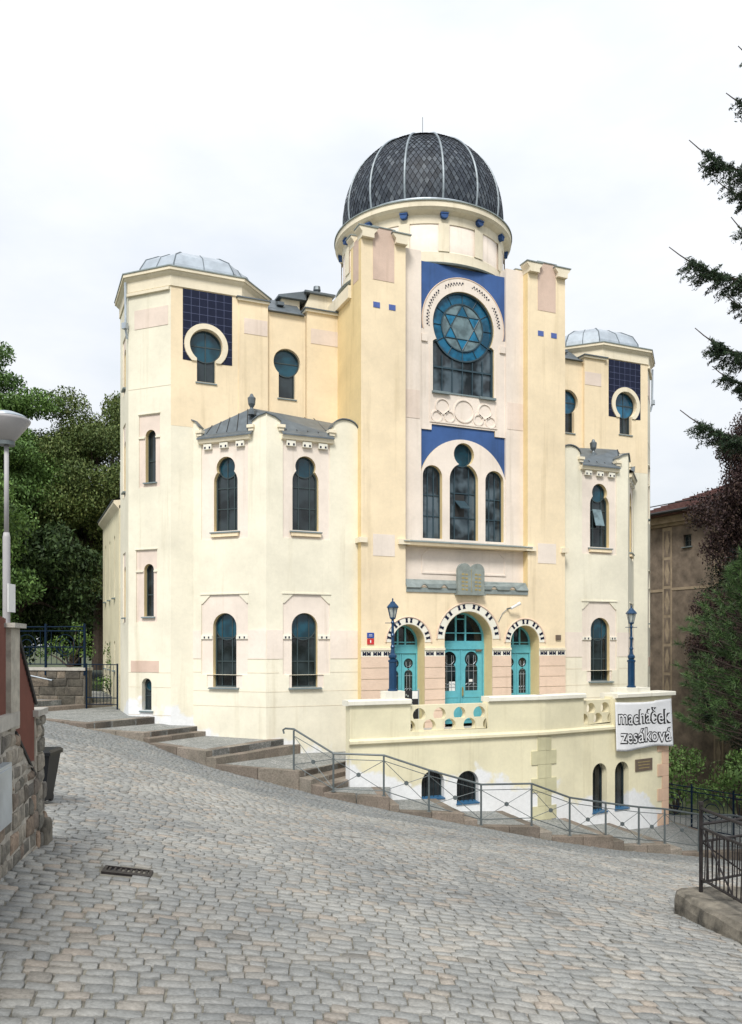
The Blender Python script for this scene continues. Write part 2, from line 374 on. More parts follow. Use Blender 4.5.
def window(root, fr, outline, depth=.22, vs=(), hs=(), sill=None, pane=None, disc=None, frame=None, fw=.05, name='window', discmat=None, bw=.018):
    frame = frame or M['frame']; pane = pane or M['glass']
    m = MB(); m.cut(fr, inset(outline, -.02), [inset(outline, fw)], -depth, -depth+.05)
    for v in vs:
        for a_, b_ in spans(outline, v, 0): m.box(fr, v-bw, v+bw, a_+.01, b_-.01, -depth, -depth+.035)
    for h in hs:
        for a_, b_ in spans(outline, h, 1): m.box(fr, a_+.01, b_-.01, h-bw, h+bw, -depth, -depth+.031)
    w_ = m.build(name, frame, root)
    g = MB(); g.prism(fr, inset(outline, -.015), -depth-.03, -depth+.004); g.build('pane', pane, w_)
    if disc:
        c_, z_, r_ = disc
        d_ = MB(); d_.prism(fr, arc(c_, z_, r_-fw*.6, 0, 355, 30), -depth+.004, -depth+.016); d_.build('stained_pane', discmat or M['glassb'], w_)
        q = MB(); q.cut(fr, arc(c_, z_, r_-.01, 0, 355, 30), [arc(c_, z_, r_-.045, 0, 355, 30)], -depth+.005, -depth+.045); q.build('lead_ring', frame, w_)
    if sill:
        s0, s1, z0 = sill[:3]; mt = sill[3] if len(sill) > 3 else M['sillz']; dp = sill[4] if len(sill) > 4 else .10
        q = MB(); q.prism(Fr(fr.x, fr.y, math.degrees(fr.a)), [], 0, 0) if False else None
        P = fr.pt
        q.add([P(s0, dp, z0-.06), P(s1, dp, z0-.06), P(s1, dp, z0-.02), P(s0, dp, z0-.02), P(s1, -depth, z0+.02), P(s0, -depth, z0+.02), P(s1, -depth, z0-.06), P(s0, -depth, z0-.06)],
              [(0, 1, 2, 3), (3, 2, 4, 5), (1, 6, 4, 2), (7, 0, 3, 5), (7, 6, 1, 0), (5, 4, 6, 7)])
        q.build('sill', mt, w_)
    return w_

# ================================================================ ground
def dot_FR(x, y): return x*SY+y*CY_, x*CY_-y*SY
def FRxy(F, R): return F*SY+R*CY_, F*CY_-R*SY
KZ = [(-6, 36, -1.9), (-2.5, 33, -2.2), (0.8, 29.3, -2.44), (2.05, 27.45, -2.60), (3.8, 26.85, -3.09), (5.2, 24.6, -3.58), (7.7, 23.45, -4.30), (9.9, 21.7, -4.76),
      (12.4, 21, -5.27), (14.4, 20.8, -5.78), (17, 20.6, -6.29), (19.1, 20.5, -6.62), (24, 20.3, -7.4), (32, 20, -8.3)]
KR = sorted([(dot_FR(x, y)[1], dot_FR(x, y)[0], z) for x, y, z in KZ])
def kerb_at(R):
    if R <= KR[0][0]: return KR[0][1:]
    if R >= KR[-1][0]: return KR[-1][1:]
    for i in range(len(KR)-1):
        if R <= KR[i+1][0]:
            t = (R-KR[i][0])/(KR[i+1][0]-KR[i][0]); return tuple(KR[i][j]+(KR[i+1][j]-KR[i][j])*t for j in (1, 2))
def ground(x, y):
    F, R = dot_FR(x, y); Fk, zk = kerb_at(R); t = max(min(F/Fk, 1), -1)
    t = .75*t+.25*t*t if t > 0 else .75*t
    near = -1.9-.1*max(-12, min(12, R)); return near+(zk-near)*t
def lin(a, b, n): return [a+(b-a)*i/n for i in range(n+1)]
gF = [-900, -400, -150, -60, -25, -12]+lin(-8, 34, 42)+[38, 45, 60, 100, 200, 450, 1000]
gR = [-900, -400, -150, -70, -40]+lin(-26, 30, 56)+[40, 60, 120, 250, 500, 900]
vs = []
for F in gF:
    for R in gR: x, y = FRxy(F, R); vs.append((x, y, ground(x, y)-.09))
k = len(gR); fs = [(i*k+j, i*k+j+1, (i+1)*k+j+1, (i+1)*k+j) for i in range(len(gF)-1) for j in range(k-1)]
tag(MB().add(vs, fs).build('ground', M['earth'], smooth=True), kind='structure')
# road bed: sheet of jointing sand under the setts, from behind the camera to the kerb
def bump_z(x, y): return .030*mnoise.noise(Vector((x*.5, y*.5, 3.1)))+.006*mnoise.noise(Vector((x*1.1, y*1.1, 9)))
vs = []; Rs = lin(-22, 24, 184); Ts = lin(0, 1, 150)
for t in Ts:
    for R in Rs:
        Fk = kerb_at(R)[0]+.35; F = -12+(Fk+12)*t; x, y = FRxy(F, R); vs.append((x, y, ground(x, y)+bump_z(x, y)-.015))
k = len(Rs); fs = [(i*k+j, i*k+j+1, (i+1)*k+j+1, (i+1)*k+j) for i in range(len(Ts)-1) for j in range(k-1)]
tag(MB().add(vs, fs).build('road', M['joints'], smooth=True), kind='structure')
# individual setts
DR = (1.10, 9.16)                                    # drain position
def stone(vs, fs, c, e1, e2, hi):
    """c centre (x, y); e1, e2 half-axis vectors in plan; hi: detailed"""
    rnd = random.uniform; k = len(vs); n = 8 if hi else 4
    base = [(-1, -1), (0, -1.0), (1, -1), (1.0, 0), (1, 1), (0, 1.0), (-1, 1), (-1.0, 0)] if hi else [(-1, -1), (1, -1), (1, 1), (-1, 1)]
    cr = [(a+rnd(-.05, .05)-(.03*a if a and b else 0), b+rnd(-.06, .06)-(.04*b if a and b else 0)) for a, b in base]
    tx, ty, dz = rnd(-.007, .007), rnd(-.006, .006), rnd(-.006, .006)
    rings = [(1.0, -.05), (.992, -.006), (.955, .0003)] if hi else [(1.0, -.04), (.955, 0)]
    for sc, z in rings:
        for a, b in cr:
            x = c[0]+(e1[0]*a+e2[0]*b)*sc; y = c[1]+(e1[1]*a+e2[1]*b)*sc
            vs.append((x, y, ground(x, y)+bump_z(c[0], c[1])+z+dz+a*tx+b*ty+(rnd(-.002, .002) if hi else 0)))
    vs.append((c[0], c[1], ground(*c)+bump_z(*c)+dz+(.0006 if hi else .0005)))
    for r in range(len(rings)-1):
        for j in range(n): fs.append((k+r*n+j, k+r*n+(j+1) % n, k+(r+1)*n+(j+1) % n, k+(r+1)*n+j))
    q = k+(len(rings)-1)*n
    for j in range(n): fs.append((q+j, q+(j+1) % n, k+len(rings)*n))
vs, fs = [], []
F0 = 2.2; row = 0
def warp(R, F): return F+.35*math.sin(R*.33+.8)+.10*math.sin(R*1.1+F*.5)+.05*R
while F0 < 24:
    dF = random.uniform(.128, .172)*(1+.004*F0); R = -.49*F0-1.6+random.uniform(0, .2); Rm = .49*F0+2.0
    while R < Rm:
        dR = random.choice((.12, .15, .16, .175, .19, .22))*random.uniform(.9, 1.1)
        Rc = R+dR/2; Fc = warp(Rc, F0+dF/2)+random.uniform(-.008, .008); R += dR
        Fk = kerb_at(Rc)[0]
        if Fc > Fk-4.2+.5*math.sin(Rc*.9): continue
        x, y = FRxy(Fc, Rc)
        if abs(x-DR[0]) < .30 and abs(y-DR[1]) < .24: continue
        sl = (warp(Rc+.05, F0)-warp(Rc-.05, F0))/.1; g = random.uniform(.003, .006)
        ax = FRxy(sl, 1); l = math.hypot(*ax); ax = (ax[0]/l, ax[1]/l); ay = (-ax[1], ax[0])
        stone(vs, fs, (x, y), (ax[0]*(dR/2-g), ax[1]*(dR/2-g)), (ay[0]*(dF/2-g), ay[1]*(dF/2-g)), Fc < 15)
    F0 += dF
tag(MB().add(vs, fs).build('road_setts', M['setts'], smooth=True, fix=False), kind='structure')
vs, fs = [], []
d = .1; 
while d < 4.9:
    dd = random.uniform(.10, .125); R = -17
    while R < 17:
        dR = random.uniform(.10, .15); Rc = R+dR/2; R += dR
        Fk = kerb_at(Rc)[0]; fan = .16*abs(math.sin(Rc*1.9))
        Fc = Fk-d-fan+.16
        if Fc < Fk-4.2+.5*math.sin(Rc*.9)-.05 or abs(Rc) > .52*Fc+1 or Fc > Fk+.05: continue
        x, y = FRxy(Fc, Rc); Fk2 = kerb_at(Rc+.1)[0]; sl = (Fk2-Fk)/.1-.16*1.9*math.cos(Rc*1.9)*(1 if math.sin(Rc*1.9) > 0 else -1)
        ax = FRxy(sl, 1); l = math.hypot(*ax); ax = (ax[0]/l, ax[1]/l); ay = (-ax[1], ax[0]); g = .005
        stone(vs, fs, (x, y), (ax[0]*(dR/2-g), ax[1]*(dR/2-g)), (ay[0]*(dd/2-g), ay[1]*(dd/2-g)), False)
    d += dd
tag(MB().add(vs, fs).build('road_small_setts', M['settsmall'], smooth=True, fix=False), kind='structure')

# ================================================================ stepped pavement
# (x, y, z_start, z_end of the slab to the next node, direction of the cross line)
SL = [ # start, end, z0, z1, dir start, dir end
    ((-6.5, 36.6), (-1.2, 32.2), -2.06, -2.10, (.82, .57), (.82, .57)),
    ((-0.9, 31.85), (-0.55, 31.5), -2.27, -2.27, (.82, .57), (.82, .57)),
    ((-.55, 31.5), (2.05, 27.45), -2.42, -2.45, (.82, .57), (.82, .57)),
    ((2.05, 27.45), (3.74, 27.12), -2.62, -2.77, (.82, .57), (.82, .57)),
    ((3.74, 27.12), (3.86, 26.8), -2.93, -2.93, (.82, .57), (.82, .57)),
    ((3.86, 26.8), (5.16, 24.49), -3.08, -3.12, (.82, .57), (.82, .57)),
    ((5.16, 24.49), (5.40, 24.25), -3.31, -3.31, (.82, .57), (.82, .57)),
    ((5.40, 24.25), (7.73, 23.56), -3.50, -3.75, (.82, .57), (.82, .57)),
    ((7.73, 23.56), (7.92, 23.05), -3.92, -3.92, (.82, .57), (.80, .60)),
    ((7.92, 23.05), (8.10, 22.50), -4.07, -4.07, (.80, .60), (.78, .62)),
    ((8.10, 22.50), (9.86, 21.74), -4.22, -4.35, (.78, .62), (.25, .97)),
    ((9.86, 21.74), (10.1, 21.62), -4.57, -4.57, (.25, .97), (.2, .98)),
    ((10.1, 21.62), (11.87, 20.98), -4.75, -4.85, (.2, .98), (.12, .99)),
    ((11.87, 20.98), (12.3, 20.97), -5.04, -5.04, (.12, .99), (.1, .99)),
    ((12.3, 20.97), (14.35, 20.82), -5.25, -5.40, (.1, .99), (.1, .99)),
    ((14.35, 20.82), (14.76, 20.8), -5.57, -5.57, (.1, .99), (.1, .99)),
    ((14.76, 20.8), (16.92, 20.66), -5.74, -5.88, (.1, .99), (.1, .99)),
    ((16.92, 20.66), (17.3, 20.62), -6.04, -6.04, (.1, .99), (.1, .99)),
    ((17.3, 20.62), (19.05, 20.52), -6.20, -6.31, (.1, .99), (.1, .99)),
    ((19.05, 20.52), (19.5, 20.5), -6.46, -6.46, (.1, .99), (.1, .99)),
    ((19.5, 20.5), (23.0, 20.38), -6.62, -6.85, (.1, .99), (.1, .99)),
    ((23.0, 20.38), (34, 20.1), -7.02, -7.7, (.1, .99), (.1, .99))]
pave = MB(); kerb = MB()
for (p, q, z0, z1, d0, d1) in SL:
    ln = math.hypot(q[0]-p[0], q[1]-p[1]); step = ln < .7; D = 9 if p[0] < 8 else (4.5 if p[0] < 19 else 7)
    ex, ey = (q[0]-p[0])/ln, (q[1]-p[1])/ln
    def zz(x, y, p=p, ex=ex, ey=ey, z0=z0, z1=z1, ln=ln): return z0+(z1-z0)*max(0, min(1, ((x-p[0])*ex+(y-p[1])*ey)/ln))
    poly = [p, q, (q[0]+d1[0]*D, q[1]+d1[1]*D), (p[0]+d0[0]*D, p[1]+d0[1]*D)]
    if step:                                     # whole tread in granite, in blocks
        nb = 5
        for i in range(nb):
            a, b = i/nb*min(D, 5.0)+.006, (i+1)/nb*min(D, 5.0)-.006
            kerb.hprism([(p[0]+d0[0]*a, p[1]+d0[1]*a), (q[0]+d1[0]*a, q[1]+d1[1]*a), (q[0]+d1[0]*b, q[1]+d1[1]*b), (p[0]+d0[0]*b, p[1]+d0[1]*b)], -9.2, z0+random.uniform(-.006, .006))
        continue
    W = .30
    inner = [(p[0]+d0[0]*W, p[1]+d0[1]*W), (q[0]+d1[0]*W, q[1]+d1[1]*W), poly[2], poly[3]]
    # surface strip of mosaic, last edge tread in granite
    pave.hprism(inner, -9.1, lambda x, y: zz(x, y)-.004)
    nb = max(1, round(ln/1.1))
    for i in range(nb):
        a, b = i/nb+.004, (i+1)/nb-.004; j = random.uniform(-.008, .008)
        A = (p[0]+(q[0]-p[0])*a, p[1]+(q[1]-p[1])*a); B = (p[0]+(q[0]-p[0])*b, p[1]+(q[1]-p[1])*b)
        dA = (d0[0]*W, d0[1]*W); dB = (d1[0]*W, d1[1]*W)
        kerb.hprism([A, B, (B[0]+dB[0], B[1]+dB[1]), (A[0]+dA[0], A[1]+dA[1])], -9.15, lambda x, y, j=j: zz(x, y)+.004+j)
    # granite nose where the slab drops to the next step
    if ln > .7:
        nb = 5; T = .32/ln
        for i in range(nb):
            a, b = max(W+.01, i/nb*5.0+.006), (i+1)/nb*5.0-.006
            Q = (q[0]-(q[0]-p[0])*T, q[1]-(q[1]-p[1])*T)
            kerb.hprism([(Q[0]+d1[0]*a, Q[1]+d1[1]*a), (q[0]+d1[0]*a, q[1]+d1[1]*a), (q[0]+d1[0]*b, q[1]+d1[1]*b), (Q[0]+d1[0]*b, Q[1]+d1[1]*b)], z1-.6, lambda x, y: zz(x, y)+.005)
tag(pave.build('pavement', M['mosaic']), kind='structure')
ko = kerb.build('pavement_kerb', M['granite'], fix=False); tag(ko, kind='structure')
bv = ko.modifiers.new('b', 'BEVEL'); bv.width = .018; bv.segments = 2; bv.limit_method = 'ANGLE'

# ================================================================ synagogue
B = thing('synagogue', 'cream and ivory domed synagogue with blue panels, slate dome, turquoise doors and a front terrace', 'building', (CX, 26.3, -3))
# ---- central block
F = Fr(CX, 26.3)
doors = [arch(0, -2.9, .98, .22), arch(-2.4, -2.9, .62, .10), arch(2.4, -2.9, .62, .10)]
outer = [(-4.2, -3.2)]
for sgn in (-1, 0, 1):
    hw, za, c = (.98, .22, 0) if sgn == 0 else (.62, .10, 2.4*sgn)
    outer += [(c-hw, -3.2)]+arc(c, za, hw, 180, 0, 20)+[(c+hw, -3.2)]
outer += [(4.2, -3.2), (4.2, 14.0), (2.52, 14.0), (2.52, 2.05), (-2.52, 2.05), (-2.52, 14.0), (-4.2, 14.0)]
m = MB(); m.cut(F, outer, [], -.66, 0)
m.box(F, -4.2, -2.52, 1.9, 14.0, -.95, -.66); m.box(F, 2.52, 4.2, 1.9, 14.0, -.95, -.66)
m.box(F, -4.2, -3.85, -3.2, 12.3, -9.5, -.95); m.box(F, 3.85, 4.2, -3.2, 12.3, -9.5, -.95)
m.build('wall', [M['cream'], M['reveal']], B, side=F)
m = MB()                                                # parapets, cornice returns
for s in (-1, 1):
    a, b = sorted((s*4.32, s*3.9)); m.box(F, a, b, 12.18, 12.62, -9.5, -.9)
m.box(F, -3.9, 3.9, 12.1, 12.4, -9.5, -.5)
m.build('parapet', M['cream_lt'], B)
for s in (-1, 1):
    c = s*3.36
    m = MB(); m.box(F, c-.40, c+.40, 12.56, 14.36, 0, .012); m.box(F, c-.43, c+.43, 14.0, 14.36, -.93, -.0)
    m.box(Fr(CX+s*4.2, 26.3), -.006, .006, 12.56, 14.0, -.72, -.22)
    m.build('stucco_panel', M['pebble'], B)
    m = MB()
    for cc in (c-.63, c+.63):
        for n0, n1 in ((-.30, .16), (-1.06, -.62)):
            m.prism(F, [(cc-.22, 13.9), (cc+.22, 13.9), (cc+.22, 14.05), (cc+.33, 14.17), (cc+.33, 14.24), (cc-.33, 14.24), (cc-.33, 14.17), (cc-.22, 14.05)], n0, n1)
    m.build('pier_cap', M['cream_lt'], B)
    m = MB()
    for cc in (c-.63, c+.63):
        for n0, n1 in ((-.32, .19), (-1.09, -.6)): m.box(F, cc-.36, cc+.36, 14.24, 14.275, n0, n1)
    m.box(F, c-.44, c+.44, 14.36, 14.39, -.96, .04); m.lathe((CX+c-.1, 26.7, 14.39), [(.13, 0), (.13, .1), (.05, .16), (.0, .16)], 10)
    m.build('cap_flashing', M['patina'], B)
    m = MB()
    for q in (-.35, .24): m.box(F, c+q-.04, c+q+.21, 11.60, 11.79, 0, .014)
    m.build('square_tile', M['tileblue'], B)
    m = MB(); m.box(F, c-.40, c+.42, 3.07, 3.82, 0, .012); m.build('plaster_field', M['pink'], B)
    m = MB(); a, b = sorted((s*4.0, s*4.30)); m.box(F, a, b, 3.50, 3.68, -.3, .10); a, b = sorted((s*2.4, s*2.82)); m.box(F, a, b, 3.50, 3.68, -.2, .12); m.build('impost_block', M['cream_lt'], B)
# ---- recessed centre field
FR2 = Fr(CX, 26.6)
big = [(-1.27, 9.1), (1.27, 9.1), (1.27, 10.92), (1.17, 11.0)]+arc(0, 11.6, 1.27, -28, 208, 44)+[(-1.17, 11.0), (-1.27, 10.92)]
rect = lambda a, b, c, d: [(a, c), (b, c), (b, d), (a, d)]
m = MB(); m.cut(FR2, [(-2.56, 1.9), (2.56, 1.9), (2.56, 14.03), (1.76, 14.03), (1.76, 3.72), (-1.76, 3.72), (-1.76, 14.03), (-2.56, 14.03)], [], -.4, 0)
m.build('centre_wall', M['pink'], B)
body = [(-1.76, 7.72), (-1.32, 7.72), (-1.32, 7.93), (1.32, 7.93), (1.32, 7.72), (1.76, 7.72), (1.76, 11.3)]+arc(0, 11.67, 1.70, -12, 192, 40)+[(-1.76, 11.3)]
m = MB(); m.cut(FR2, body, [big], -.45, -.05)
m.build('window_surround', [M['pink'], M['reveal']], B, side=FR2)
m = MB(); m.cut(FR2, [(-1.76, 11.25), (-1.66, 11.31)]+arc(0, 11.67, 1.70, 192, -12, 40)+[(1.66, 11.31), (1.76, 11.25), (1.76, 13.73), (-1.76, 13.73)], [], -.45, -.10); m.build('blue_field', M['blue'], B)
m = MB(); m.tube([FR2.pt(s, -.05, z) for s, z in arc(0, 11.67, 1.69, -12, 192, 40)], .022, 5); m.build('ring_moulding', M['ashlar'], B)
m = MB()
for a0 in (8, 50, 96, 138, 172):
    for j in range(7):
        t = a0+j*4.6-4
        if t > 190: continue
        for rr, h in ((1.50, .035), (1.44, .022)):
            tt = t+(2.3 if rr < 1.5 else 0); x, z = rr*math.cos(R_(tt)), 11.67+rr*math.sin(R_(tt)); u = (math.cos(R_(tt)), math.sin(R_(tt)))
            m.prism(FR2, [(x+u[0]*h*1.3, z+u[1]*h*1.3), (x-u[1]*h, z+u[0]*h), (x-u[0]*h, z-u[1]*h), (x+u[1]*h, z-u[0]*h)], -.05, -.035)
m.build('ring_inlay', M['navy'], B)
# big horseshoe window
wd = MB(); dp = .20
wd.cut(FR2, inset(big, -.02), [inset(big, .06)], -dp, -dp+.08)
for a, b in spans(big, 10.05, 1): wd.box(FR2, a, b, 10.02, 10.08, -dp, -dp+.05)
for v in (-.84, -.42, 0, .42, .84):
    for lo, hi in spans(big, v, 0): wd.box(FR2, v-.016, v+.016, 9.1, 10.5 if abs(v) > .6 else 10.38, -dp, -dp+.045)
for t in range(0, 360, 30):
    p0 = (.86*math.cos(R_(t)), 11.6+.86*math.sin(R_(t))); p1 = (1.25*math.cos(R_(t)), 11.6+1.25*math.sin(R_(t)))
    wd.tube([FR2.pt(p0[0], -dp+.03, p0[1]), FR2.pt(p1[0], -dp+.03, p1[1])], .014, 4)
wo = wd.build('window', M['frame2'], B)
MB().prism(FR2, inset(big, -.015), -dp-.03, -dp).build('pane', M['glassup'], wo)
MB().prism(FR2, arc(0, 11.6, 1.24, 0, 355, 48), -dp, -dp+.012).build('stained_pane', M['glassbr'], wo)
MB().prism(FR2, arc(0, 11.6, .86, 0, 355, 40), -dp+.012, -dp+.02).build('grey_disc', M['glassg'], wo)
st = []
for k_ in range(6):
    a0 = 90+60*k_; r0 = .84; ri = r0/math.sqrt(3)
    p = (r0*math.cos(R_(a0)), 11.6+r0*math.sin(R_(a0))); a_ = (ri*math.cos(R_(a0-30)), 11.6+ri*math.sin(R_(a0-30))); b_ = (ri*math.cos(R_(a0+30)), 11.6+ri*math.sin(R_(a0+30)))
    st.append((a_, p, b_))
q = MB()
for tr in st: q.prism(FR2, list(tr), -dp+.02, -dp+.026)
q.build('star_pane', M['glasst'], wo)
q = MB()
for o_ in (90, 270):
    T = [FR2.pt(.84*math.cos(R_(o_+120*i)), -dp+.03, 11.6+.84*math.sin(R_(o_+120*i))) for i in range(3)]
    for i in range(3): q.tube([T[i], T[(i+1) % 3]], .02, 5)
q.cut(FR2, arc(0, 11.6, .88, 0, 355, 40), [arc(0, 11.6, .84, 0, 355, 40)], -dp+.02, -dp+.05)
q.cut(FR2, arc(0, 11.6, 1.26, 0, 355, 40), [arc(0, 11.6, 1.21, 0, 355, 40)], -dp+.012, -dp+.06)
q.build('star_tracery', M['frame2'], wo)
q = MB(); q.box(FR2, -1.31, -.62, 9.04, 9.12, -.5, .06); q.box(FR2, .62, 1.31, 9.04, 9.12, -.5, .06); q.box(FR2, -.62, .62, 9.08, 9.13, -.5, -.02); q.build('sill', M['sillz'], wo)
# relief under the big window
m = MB()
for c, z, r in ((0, 8.52, .38), (-.88, 8.60, .25), (.88, 8.60, .25), (-1.12, 8.22, .18), (1.12, 8.22, .18), (-.60, 8.26, .17), (.60, 8.26, .17)):
    m.cut(FR2, arc(c, z, r+.045, 0, 352, 26), [arc(c, z, r, 0, 352, 26)], -.05, -.015)
m.box(FR2, -1.35, 1.35, 8.0, 8.05, -.05, -.02)
for s in (-1.38, 1.38): m.box(FR2, s-.025, s+.025, 8.0, 10.8, -.05, -.025)
for s in (-1.74, 1.51): m.box(FR2, s, s+.23, 10.85, 11.1, -.05, .01)
m.build('relief_tracery', M['pink'], B)
m = MB()
for s in (-2.16, 2.16): m.box(FR2, s-.34, s+.34, 8.05, 9.05, 0, .012)
m.build('strip_panel', M['rose'], B)
# second blue field and triple window
bigarc = lambda r=1.82: [(r*math.cos(R_(t)), 5.66+r*math.sin(R_(t))) for t in [17.1+(162.9-17.1)*i/30 for i in range(31)]]
m = MB(); m.cut(FR2, [(1.76, 7.72), (1.32, 7.72), (1.32, 7.93), (-1.32, 7.93), (-1.32, 7.72), (-1.76, 7.72), (-1.76, 6.15)]+bigarc()[::-1]+[(1.76, 6.15)], [], -.45, -.10); m.build('blue_field', M['blue'], B)
tri = [arch(-1.29, 3.82, .39, 6.06), double(0, 3.82, .59, 6.02, 6.94, .42), arch(1.29, 3.82, .39, 6.06)]
m = MB(); m.cut(FR2, [(-1.76, 3.7), (1.76, 3.7), (1.76, 6.15)]+bigarc()+[(-1.76, 6.15)], tri, -.45, -.04); m.build('triple_window_surround', [M['pink'], M['reveal']], B, side=FR2)
window(B, FR2, tri[0], .26, (-1.40, -1.16), (4.65, 5.4), pane=M['glassup'], fw=.035, frame=M['frame2'])
window(B, FR2, tri[2], .26, (1.16, 1.40), (4.65, 5.4), pane=M['glassup'], fw=.035, frame=M['frame2'])
wm = window(B, FR2, tri[1], .26, (-.3, .3), (4.65, 5.55), pane=M['glassup'], disc=(0, 6.94, .44), fw=.035, frame=M['frame2'])
q = MB(); P = FR2.pt
q.box(FR2, -.28, .12, 4.70, 5.50, -.262, -.245); q.build('dark_opening_sheet', M['dark'], wm)  # dark sheet stands in for the unlit room behind the casement
q = MB(); A_ = [P(-.28, -.21, 5.28), P(.12, -.21, 5.28), P(.14, .16, 4.98), P(-.26, .16, 4.98)]; q.add(A_+[(x, y, z-.04) for x, y, z in A_], [(0, 1, 2, 3), (7, 6, 5, 4), (0, 4, 5, 1), (1, 5, 6, 2), (2, 6, 7, 3), (3, 7, 4, 0)]); q.build('casement', M['frame2'], wm)
# ledge, lower panel, skirt, tablets
m = MB(); m.prism(Fr(CX-2.58, 26.3, 0).off(0, 0, 90), [], 0, 0) if False else None
P = F.pt
m.add([P(-2.62, .10, 3.50), P(2.62, .10, 3.50), P(2.62, .14, 3.60), P(-2.62, .14, 3.60), P(2.62, -.4, 3.72), P(-2.62, -.4, 3.72), P(2.62, -.4, 3.50), P(-2.62, -.4, 3.50)],
      [(0, 1, 2, 3), (3, 2, 4, 5), (1, 6, 4, 2), (7, 0, 3, 5), (7, 6, 1, 0), (5, 4, 6, 7)])
m.build('window_ledge', M['cream'], B)
m = MB(); m.add([P(-2.64, .155, 3.605), P(2.64, .155, 3.605), P(2.64, .155, 3.635), P(-2.64, .155, 3.635), P(2.64, -.4, 3.75), P(-2.64, -.4, 3.75), P(2.64, -.4, 3.725), P(-2.64, -.4, 3.725)],
      [(0, 1, 2, 3), (3, 2, 4, 5), (1, 6, 4, 2), (7, 0, 3, 5), (7, 6, 1, 0), (5, 4, 6, 7)]); m.build('ledge_flashing', M['patina'], B)
m = MB(); m.cut(FR2, [(-1.74, 2.55), (1.74, 2.55), (1.74, 3.2), (1.5, 3.45), (-1.5, 3.45), (-1.74, 3.2)], [[(-1.68, 2.61), (1.68, 2.61), (1.68, 3.17), (1.46, 3.39), (-1.46, 3.39), (-1.68, 3.17)]], 0, .03)
m.build('panel_moulding', M['pink'], B)
sk = [(-2.5, 2.30), (-2.5, 2.02)]; x = -2.5
for a, b in ((-1.98, -1.66), (-1.18, -.88), (.88, 1.18), (1.66, 1.98)):
    sk += [(a, 2.02)]+[(a+(b-a)*t, 2.02+.13*math.sin(math.pi*t)) for t in (.2, .4, .6, .8)]+[(b, 2.02)]
sk += [(2.5, 2.02), (2.5, 2.30)]
m = MB(); m.add([P(s, .09 if z < 2.2 else -.12, z+(.02 if z > 2.2 else 0)) for s, z in sk]+[P(s, .06 if z < 2.2 else -.15, z-.03+(.02 if z > 2.2 else 0)) for s, z in sk],
                [tuple(range(len(sk)))]+[tuple(range(2*len(sk)-1, len(sk)-1, -1))]+[(i, i+len(sk), (i+1) % len(sk)+len(sk), (i+1) % len(sk)) for i in range(len(sk))])
m.box(F, -2.5, 2.5, 1.86, 2.02, 0, .04)
m.build('skirt_flashing', M['patina'], B)
tb = [(-.54, 1.84), (.54, 1.84), (.54, 2.66)]+arc(.27, 2.66, .27, 0, 150, 8)+arc(-.27, 2.66, .27, 30, 180, 8)
m = MB(); m.prism(F, tb, .05, .20); m.box(F, -.58, .58, 1.79, 1.84, 0, .24)
to = m.build('stone_tablets', M['stone'], B)
m = MB()
for c in (-.27, .27):
    for i in range(5):
        m.box(F, c-.13, c-.02, 2.50-i*.135, 2.56-i*.135, .2, .207); m.box(F, c+.02, c+.12, 2.49-i*.135, 2.55-i*.135, .2, .207)
m.box(F, -.006, .006, 1.9, 2.72, .2, .207)
m.build('gilded_letters', M['gold'], to)
# door arches: white band with paired blue marks
for c, za, r, nm in ((0, .22, .98, 6), (-2.4, .10, .62, 5), (2.4, .10, .62, 5)):
    rb = .10 if nm == 6 else .06; wv = .19 if nm == 6 else .17
    m = MB(); m.cut(F, arc(c, za, r+rb+wv, 0, 180, 30)+arc(c, za, r+rb*.2, 180, 0, 30), [], 0, .02); ao = m.build('arch_band', M['trimw'], B)
    m = MB(); m.tube([F.pt(x, .02, z) for x, z in arc(c, za, r+rb+wv+.03, 0, 180, 30)], .03, 6); m.build('arch_moulding', M['ashlar'], ao)
    m = MB(); ro = r+rb+wv/2
    for g in range(nm):
        for h in (-1, 1):
            t = 180*(g+.5)/nm+h*(5.0 if nm == 6 else 6.6); u = (math.cos(R_(t)), math.sin(R_(t))); v = (-u[1], u[0]); x, z = c+ro*u[0], za+ro*u[1]
            for e in (-1, 1):
                hw = .056 if nm == 6 else .048; pp = [(x+u[0]*a*.078+v[0]*(b*hw), z+u[1]*a*.078+v[1]*(b*hw)) for a, b in ((e, -1), (e, 1), (e*.02, .72), (e*.02, -.72))]
                m.prism(F, pp if e > 0 else pp[::-1], .02, .03)
    m.build('arch_inlay', M['navy'], ao)
segs = [(-4.2, -3.02), (-1.78, -.98), (.98, 1.78), (3.02, 4.2)]
for a, b in segs:
    m = MB(); m.box(F, a, b, -.40, -.18, 0, .022); to = m.build('tile_band', M['trimw'], B)
    m = MB(); nn = int((b-a)/.34)
    for i in range(nn):
        for h in (-.08, .08):
            x = a+(i+.5)*(b-a)/nn+h
            m.box(F, x-.068, x+.068, -.345, -.275, .022, .03); m.box(F, x-.068, x-.018, -.365, -.235, .022, .031); m.box(F, x+.018, x+.068, -.365, -.235, .022, .0315)
    m.build('tile_inlay', M['navy'], to)
    m = MB(); m.box(F, a-.02 if a < -4 else a, b+.02 if b > 4 else b, -.18, -.10, 0, .06); m.build('string_course', M['cream_lt'], B)
    for i in range(7):
        z1 = -.42-i*.385; m = MB(); m.box(F, a, b, z1-.36, z1, 0, .03) if i else m.box(F, a, b, z1-.36, z1+.02, 0, .03)
        m.build('ashlar_course', M['ashlar'], B)
    m = MB(); m.box(F, a+.01, b-.01, -3.2, -.45, 0, .010); m.build('ashlar_joint', M['joint'], B)
